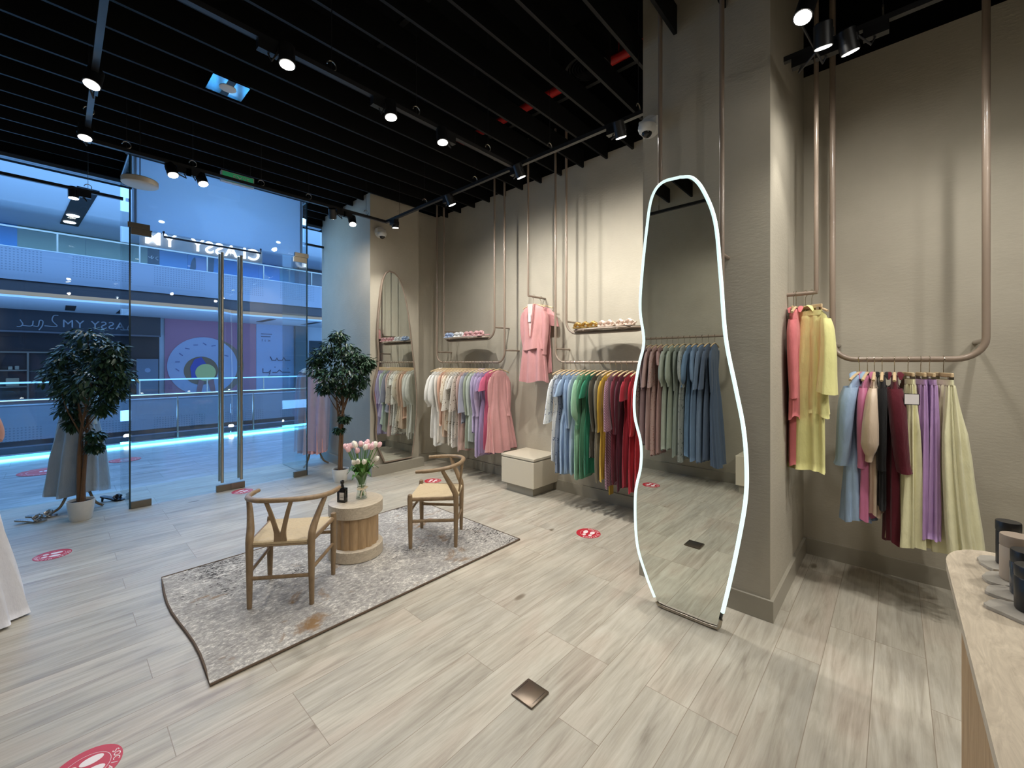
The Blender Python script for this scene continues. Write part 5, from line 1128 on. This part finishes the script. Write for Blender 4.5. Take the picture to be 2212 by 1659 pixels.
# ------------------------------------------------------------------ potted ficus trees
def ficus(label, loc, seed, potr, poth, potm, crown_c, rx, rz_, zc, nleaf, blobs, bare):
    t = thing('potted_ficus', label, 'tree', loc); r = random.Random(seed)
    b = bm_new(); lathe(b, [(potr*0.74, 0), (potr*0.80, 0.01), (potr*0.97, poth*0.75), (potr, poth), (potr*0.93, poth), (potr*0.90, poth*0.88)], seg=36, capt=False); obj('pot', b, potm, t, True)
    b = bm_new(); lathe(b, [(potr*0.91, poth*0.86), (potr*0.5, poth*0.9)], seg=30); obj('soil', b, M_SOIL, t, True)
    b = bm_new(); tips = []
    for k in range(3):
        a = k*2.1+r.random(); pts = []
        for i in range(8):
            u = i/7; tw = a+u*2.4; rr_ = 0.016+0.035*(u**2)
            pts.append(Vector((rr_*math.cos(tw)+crown_c[0]*u*u, rr_*math.sin(tw)+crown_c[1]*u*u, poth*0.8+(zc-0.1-poth*0.8)*u)))
        tube(b, catmull(pts, 4), [0.021-0.011*(i/28) for i in range(29)], 8)
        tips.append(pts[-1])
        for q in range(7):
            e = blobs[r.randrange(len(blobs))]; s_ = pts[r.randrange(5, 8)]; en = Vector((e[0]+crown_c[0], e[1]+crown_c[1], e[2]))
            tube(b, catmull([s_, (s_+en)/2+Vector((r.uniform(-0.04, 0.04), r.uniform(-0.04, 0.04), 0.02)), en], 4), [0.007]*4+[0.0045]*4+[0.002], 5)
    obj('trunk', b, M_TRUNK, t, True)
    b = bm_new()
    for i in range(nleaf):
        e = blobs[r.randrange(len(blobs))]; R_ = e[3]
        while True:
            v = Vector((r.uniform(-1, 1), r.uniform(-1, 1), r.uniform(-1, 1)))
            if v.length <= 1 and v.length > 0.25: break
        R_ *= 0.92; c = Vector((e[0]+crown_c[0], e[1]+crown_c[1], e[2]))+Vector((v.x*R_, v.y*R_, v.z*R_*0.75))
        d = (Vector((v.x, v.y, v.z*0.4-0.45+r.uniform(-0.35, 0.4)))+Vector((r.uniform(-0.5, 0.5), r.uniform(-0.5, 0.5), 0))).normalized()
        l = r.uniform(0.05, 0.085); wd = l*0.23; s_ = d.cross(Vector((r.uniform(-0.3, 0.3), r.uniform(-0.3, 0.3), 1))).normalized(); n_ = s_.cross(d)
        A = b.verts.new(c); m1 = b.verts.new(c+d*l*0.45-n_*l*0.05); T = b.verts.new(c+d*l-n_*l*0.16)
        l1 = b.verts.new(c+d*l*0.25+s_*wd*0.8+n_*l*0.03); l2 = b.verts.new(c+d*l*0.6+s_*wd*0.8+n_*l*0.0)
        r1 = b.verts.new(c+d*l*0.25-s_*wd*0.8+n_*l*0.03); r2 = b.verts.new(c+d*l*0.6-s_*wd*0.8+n_*l*0.0)
        b.faces.new((A, m1, l1)); b.faces.new((l1, m1, T, l2)); b.faces.new((A, r1, m1)); b.faces.new((r1, r2, T, m1))
    me = bpy.data.meshes.new('foliage'); b.to_mesh(me); b.free(); me.materials.append(M_LEAF)
    for p in me.polygons: p.use_smooth = True
    o = bpy.data.objects.new('foliage', me); C.objects.link(o); o.parent = t
# screen-right at these trees is roughly (0.68,-0.74); blobs are spread in that direction
def bl(pts): return [(0.676*u+0.736*v, -0.736*u+0.676*v, z, r) for u, v, z, r in pts]
ficus('ficus tree in a round white pot left of the glass entrance', (0.163, 6.11, 0), 3, 0.105, 0.20, M_CERAMIC, (0.03, 0.0), 0, 0, 1.25, 3400,
      bl([(0.32, 0.0, 1.62, 0.13), (0.33, 0.02, 1.46, 0.13), (0.30, 0, 1.32, 0.10), (-0.30, 0, 1.5, 0.10), (0.28, 0.03, 1.74, 0.1), (0.02, 0.0, 1.86, 0.16), (0.14, 0.05, 1.72, 0.17), (-0.10, 0.0, 1.70, 0.16), (0.22, 0.0, 1.56, 0.16), (-0.24, 0.03, 1.62, 0.13), (0.0, 0.1, 1.55, 0.2), (-0.18, -0.08, 1.46, 0.17), (0.15, -0.1, 1.42, 0.18), (0.02, -0.1, 1.34, 0.18), (0.20, 0.05, 1.27, 0.13), (-0.2, 0.05, 1.27, 0.14), (-0.16, 0.0, 1.12, 0.11), (0.18, 0.0, 1.13, 0.09), (-0.11, 0, 0.98, 0.08), (0.14, -0.03, 0.86, 0.06), (0.1, 0, 0.74, 0.05)]), 0)
ficus('ficus tree in a white pot beside the pale pillar', (2.575, 5.50, 0), 8, 0.105, 0.17, mat('pot_white', (222, 220, 214), 0.3), (0.0, 0.0), 0, 0, 1.25, 3400,
      bl([(-0.33, 0, 1.62, 0.1), (0.36, 0, 1.60, 0.1), (-0.02, 0.0, 1.95, 0.11), (-0.12, 0.03, 1.80, 0.17), (0.07, 0.0, 1.76, 0.17), (-0.25, 0.0, 1.70, 0.14), (0.22, 0.0, 1.66, 0.15), (-0.05, 0.1, 1.58, 0.2), (0.30, 0.0, 1.54, 0.13), (-0.28, -0.05, 1.50, 0.12), (0.14, -0.1, 1.46, 0.18), (-0.12, -0.1, 1.40, 0.17), (0.27, 0.0, 1.36, 0.12), (-0.2, 0.0, 1.26, 0.12), (0.04, 0.0, 1.28, 0.17), (0.17, 0.0, 1.20, 0.11), (0.06, -0.02, 0.85, 0.05), (-0.02, 0, 0.7, 0.05)]), 0)

# ------------------------------------------------------------------ dress forms
M_FORM = mat('form_linen', (206, 194, 172), 0.8)
def tripod(t, zt, m):
    b = bm_new(); lathe(b, [(0.012, 0.20), (0.02, 0.24), (0.028, 0.27), (0.018, 0.30), (0.016, zt)], seg=16); obj('stand_pole', b, m, t, True)
    for k in range(3):
        a = k*2*PI/3+0.25; b = bm_new(); pts = catmull([(0.0, 0, 0.26), (0.07*math.cos(a), 0.07*math.sin(a), 0.235), (0.12*math.cos(a), 0.12*math.sin(a), 0.12), (0.16*math.cos(a), 0.16*math.sin(a), 0.05), (0.225*math.cos(a), 0.225*math.sin(a), 0.012)], 5)
        tube(b, pts, 0.013, 8); obj('tripod_leg', b, m, t, True)
def torso(t, z0, m):
    b = bm_new(); drape(b, [(z0+0.62, 0.03, 0.03, 0), (z0+0.58, 0.055, 0.05, 0), (z0+0.53, 0.15, 0.07, 0), (z0+0.46, 0.19, 0.09, 0), (z0+0.34, 0.17, 0.11, 0), (z0+0.18, 0.135, 0.09, 0), (z0, 0.18, 0.11, 0)], 3, 1, 32, 16, 0); obj('torso_form', b, m, t, 'all')
tR = thing('dress_form', 'dress form on a wooden tripod wearing a pink gown and sheer cape by the window', 'dress form', (2.70, 6.70, 0), R(-40))
tripod(tR, 1.0, M_OAKH); torso(tR, 0.92, M_FORM)
gR = tR
b_ = bm_new(); drape(b_, [(1.46, 0.17, 0.09, 0.02), (1.40, 0.20, 0.115, 0.04), (1.20, 0.175, 0.12, 0.1), (1.05, 0.16, 0.115, 0.14), (0.60, 0.19, 0.15, 0.16), (0.20, 0.20, 0.17, 0.18)], 15, 77, 90, 22, 0.003); obj('skirt', b_, cloth((226, 160, 160)), gR, 'all')
b_ = bm_new(); drape(b_, [(1.50, 0.09, 0.07, 0.0), (1.465, 0.19, 0.12, 0.04), (1.35, 0.235, 0.15, 0.1), (1.12, 0.25, 0.17, 0.1), (0.7, 0.25, 0.18, 0.1), (0.24, 0.245, 0.18, 0.1)], 11, 78, 80, 22, 0.01, lean=(-0.03, 0)); obj('sheer_cape', b_, cloth((196, 190, 226), 'tulle'), gR, 'all')
b_ = bm_new(); drape(b_, [(1.52, 0.08, 0.06, 0), (1.49, 0.16, 0.1, 0.05), (1.43, 0.215, 0.135, 0.1)], 9, 79, 48, 5, 0.01); obj('feather_collar', b_, cloth((232, 220, 214)), gR, 'all')
tL = thing('dress_form', 'dress form in a grey-blue gown behind the left ficus', 'dress form', (0.16, 6.62, 0), R(-50))
tripod(tL, 1.0, M_OAKH); torso(tL, 0.92, M_FORM)
gL = tL
b_ = bm_new(); drape(b_, [(1.44, 0.17, 0.09, 0.02), (1.38, 0.20, 0.118, 0.03), (1.15, 0.165, 0.11, 0.08), (1.02, 0.16, 0.112, 0.12), (0.60, 0.22, 0.17, 0.16), (0.19, 0.25, 0.20, 0.18)], 10, 81, 80, 22, 0.01); obj('gown_body', b_, cloth((150, 162, 172), 'satin'), gL, 'all')
# gown cut by the left picture edge
tW = thing('dress_form', 'dress form in a white tulle gown cut by the left picture edge', 'dress form', (-0.54, 4.12, 0), R(-90))
tripod(tW, 1.0, M_OAKH); torso(tW, 0.92, M_FORM)
gW = tW
b_ = bm_new(); drape(b_, [(1.06, 0.15, 0.115, 0.03), (1.0, 0.19, 0.15, 0.08), (0.70, 0.27, 0.24, 0.1), (0.30, 0.33, 0.31, 0.1), (0.02, 0.37, 0.36, 0.1)], 17, 90, 110, 22, 0.004); obj('skirt', b_, cloth((214, 214, 222)), gW, 'all')
b_ = bm_new(); drape(b_, [(1.50, 0.08, 0.06, 0), (1.46, 0.20, 0.12, 0.03), (1.30, 0.24, 0.14, 0.06), (1.1, 0.19, 0.13, 0.06)], 7, 91, 48, 10, 0.004); obj('bodice', b_, cloth((212, 196, 180)), gW, 'all')
for s in (-1, 1):
    b_ = bm_new(); tube(b_, catmull([(s*0.17, 0.06, 1.43), (s*0.24, 0.17, 1.34), (s*0.28, 0.22, 1.22), (s*0.29, 0.24, 1.12), (s*0.26, 0.22, 1.06)], 5), [0.05]*6+[0.062]*6+[0.062]*6+[0.035]*3, 14); obj('sleeve', b_, cloth((186, 128, 116)), gW, True)
# shoes
def shoe(label, loc, rz, m, heel=0.05, cat='shoe', grp=None, knot=None, sc=1.0):
    t = thing('sandal', label, cat, loc, rz, group=grp); t.scale = (sc, sc, sc)
    b = bm_new(); pts = [(0.115, 0.0), (0.10, 0.032), (0.05, 0.04), (-0.03, 0.027), (-0.09, 0.03), (-0.115, 0.0), (-0.09, -0.03), (-0.03, -0.027), (0.05, -0.04), (0.10, -0.032)]
    pts = [(p.x, p.y) for p in catmull([(a, c, 0) for a, c in pts], 3, True)]; prism(b, pts, 0.0, 0.014); 
    for v in b.verts: v.co.z += heel*max(0, min(1, (0.04-v.co.x)/0.13))
    obj('sole', b, m, t, True)
    if heel > 0.03: b = bm_new(); tube(b, [(-0.09, 0, heel+0.002), (-0.095, 0, 0.001)], [0.014, 0.009], 10); obj('heel', b, m, t, True)
    b = bm_new(); k_ = knot or m
    for dx in (-0.018, 0.022): tube(b, catmull([(0.05+dx, -0.04, 0.012), (0.05-dx, -0.025, 0.045), (0.05, 0, 0.056), (0.05+dx, 0.025, 0.045), (0.05-dx, 0.04, 0.012)], 4), 0.016, 8, flat=0.5)
    tube(b, [(0.05, -0.014, 0.057), (0.05, 0.014, 0.057)], 0.02, 10); obj('knotted_strap', b, k_, t, True)
CB = cloth((150, 170, 206)); CW_ = cloth((222, 222, 222)); CP = cloth((214, 156, 158))
for i, (y, m, lab) in enumerate(((4.87, CB, 'blue bow sandal, leftmost on the oval shelf'), (4.79, CB, 'second blue bow sandal on the oval shelf'), (4.66, CW_, 'white bow sandal, left of its pair on the oval shelf'), (4.57, CW_, 'white bow sandal beside the pink ones on the oval shelf'), (4.45, CP, 'pink bow sandal in the middle of the oval shelf'), (4.36, CP, 'second pink bow sandal on the oval shelf'), (4.24, CP, 'pink bow sandal, right of its pair on the oval shelf'), (4.15, CP, 'pink bow sandal at the right end of the oval shelf'))):
    shoe(lab, (3.95, y, 1.9595), PI, m, 0.02, grp='bow sandals on the first shelf')
CG = mat('sandal_gold', (176, 144, 84), 0.3, metal=0.6); CN = mat('sandal_nude', (212, 190, 176), 0.4)
for i, (y, m, lab) in enumerate(((2.60, CG, 'gold strappy sandal at the left of the second shelf'), (2.50, CG, 'second gold sandal on the second shelf'), (2.40, CG, 'gold sandal beside the nude ones'), (2.29, CN, 'nude heeled sandal in the middle of the second shelf'), (2.20, CN, 'second nude heeled sandal on the second shelf'), (2.08, CN, 'nude sandal right of the middle of the second shelf'), (1.98, CN, 'nude sandal by the lit mirror edge'))):
    shoe(lab, (3.95, y, 1.9695), PI+0.15, m, 0.045 if i > 2 else 0.03, grp='sandals on the second shelf')
shoe('silver sandal on the floor at left, lying in front of its pair', (-0.18, 6.36, 0.0), R(-20), mat('sandal_silver', (160, 156, 150), 0.25, metal=0.7), 0.03)
shoe('silver sandal on the floor at left, lying behind its pair', (-0.11, 6.46, 0.0), R(-10), MATS['sandal_silver'], 0.03)
shoe('black pump on the floor right of the left ficus', (0.43, 6.66, 0.0), R(-30), MBK, 0.05)
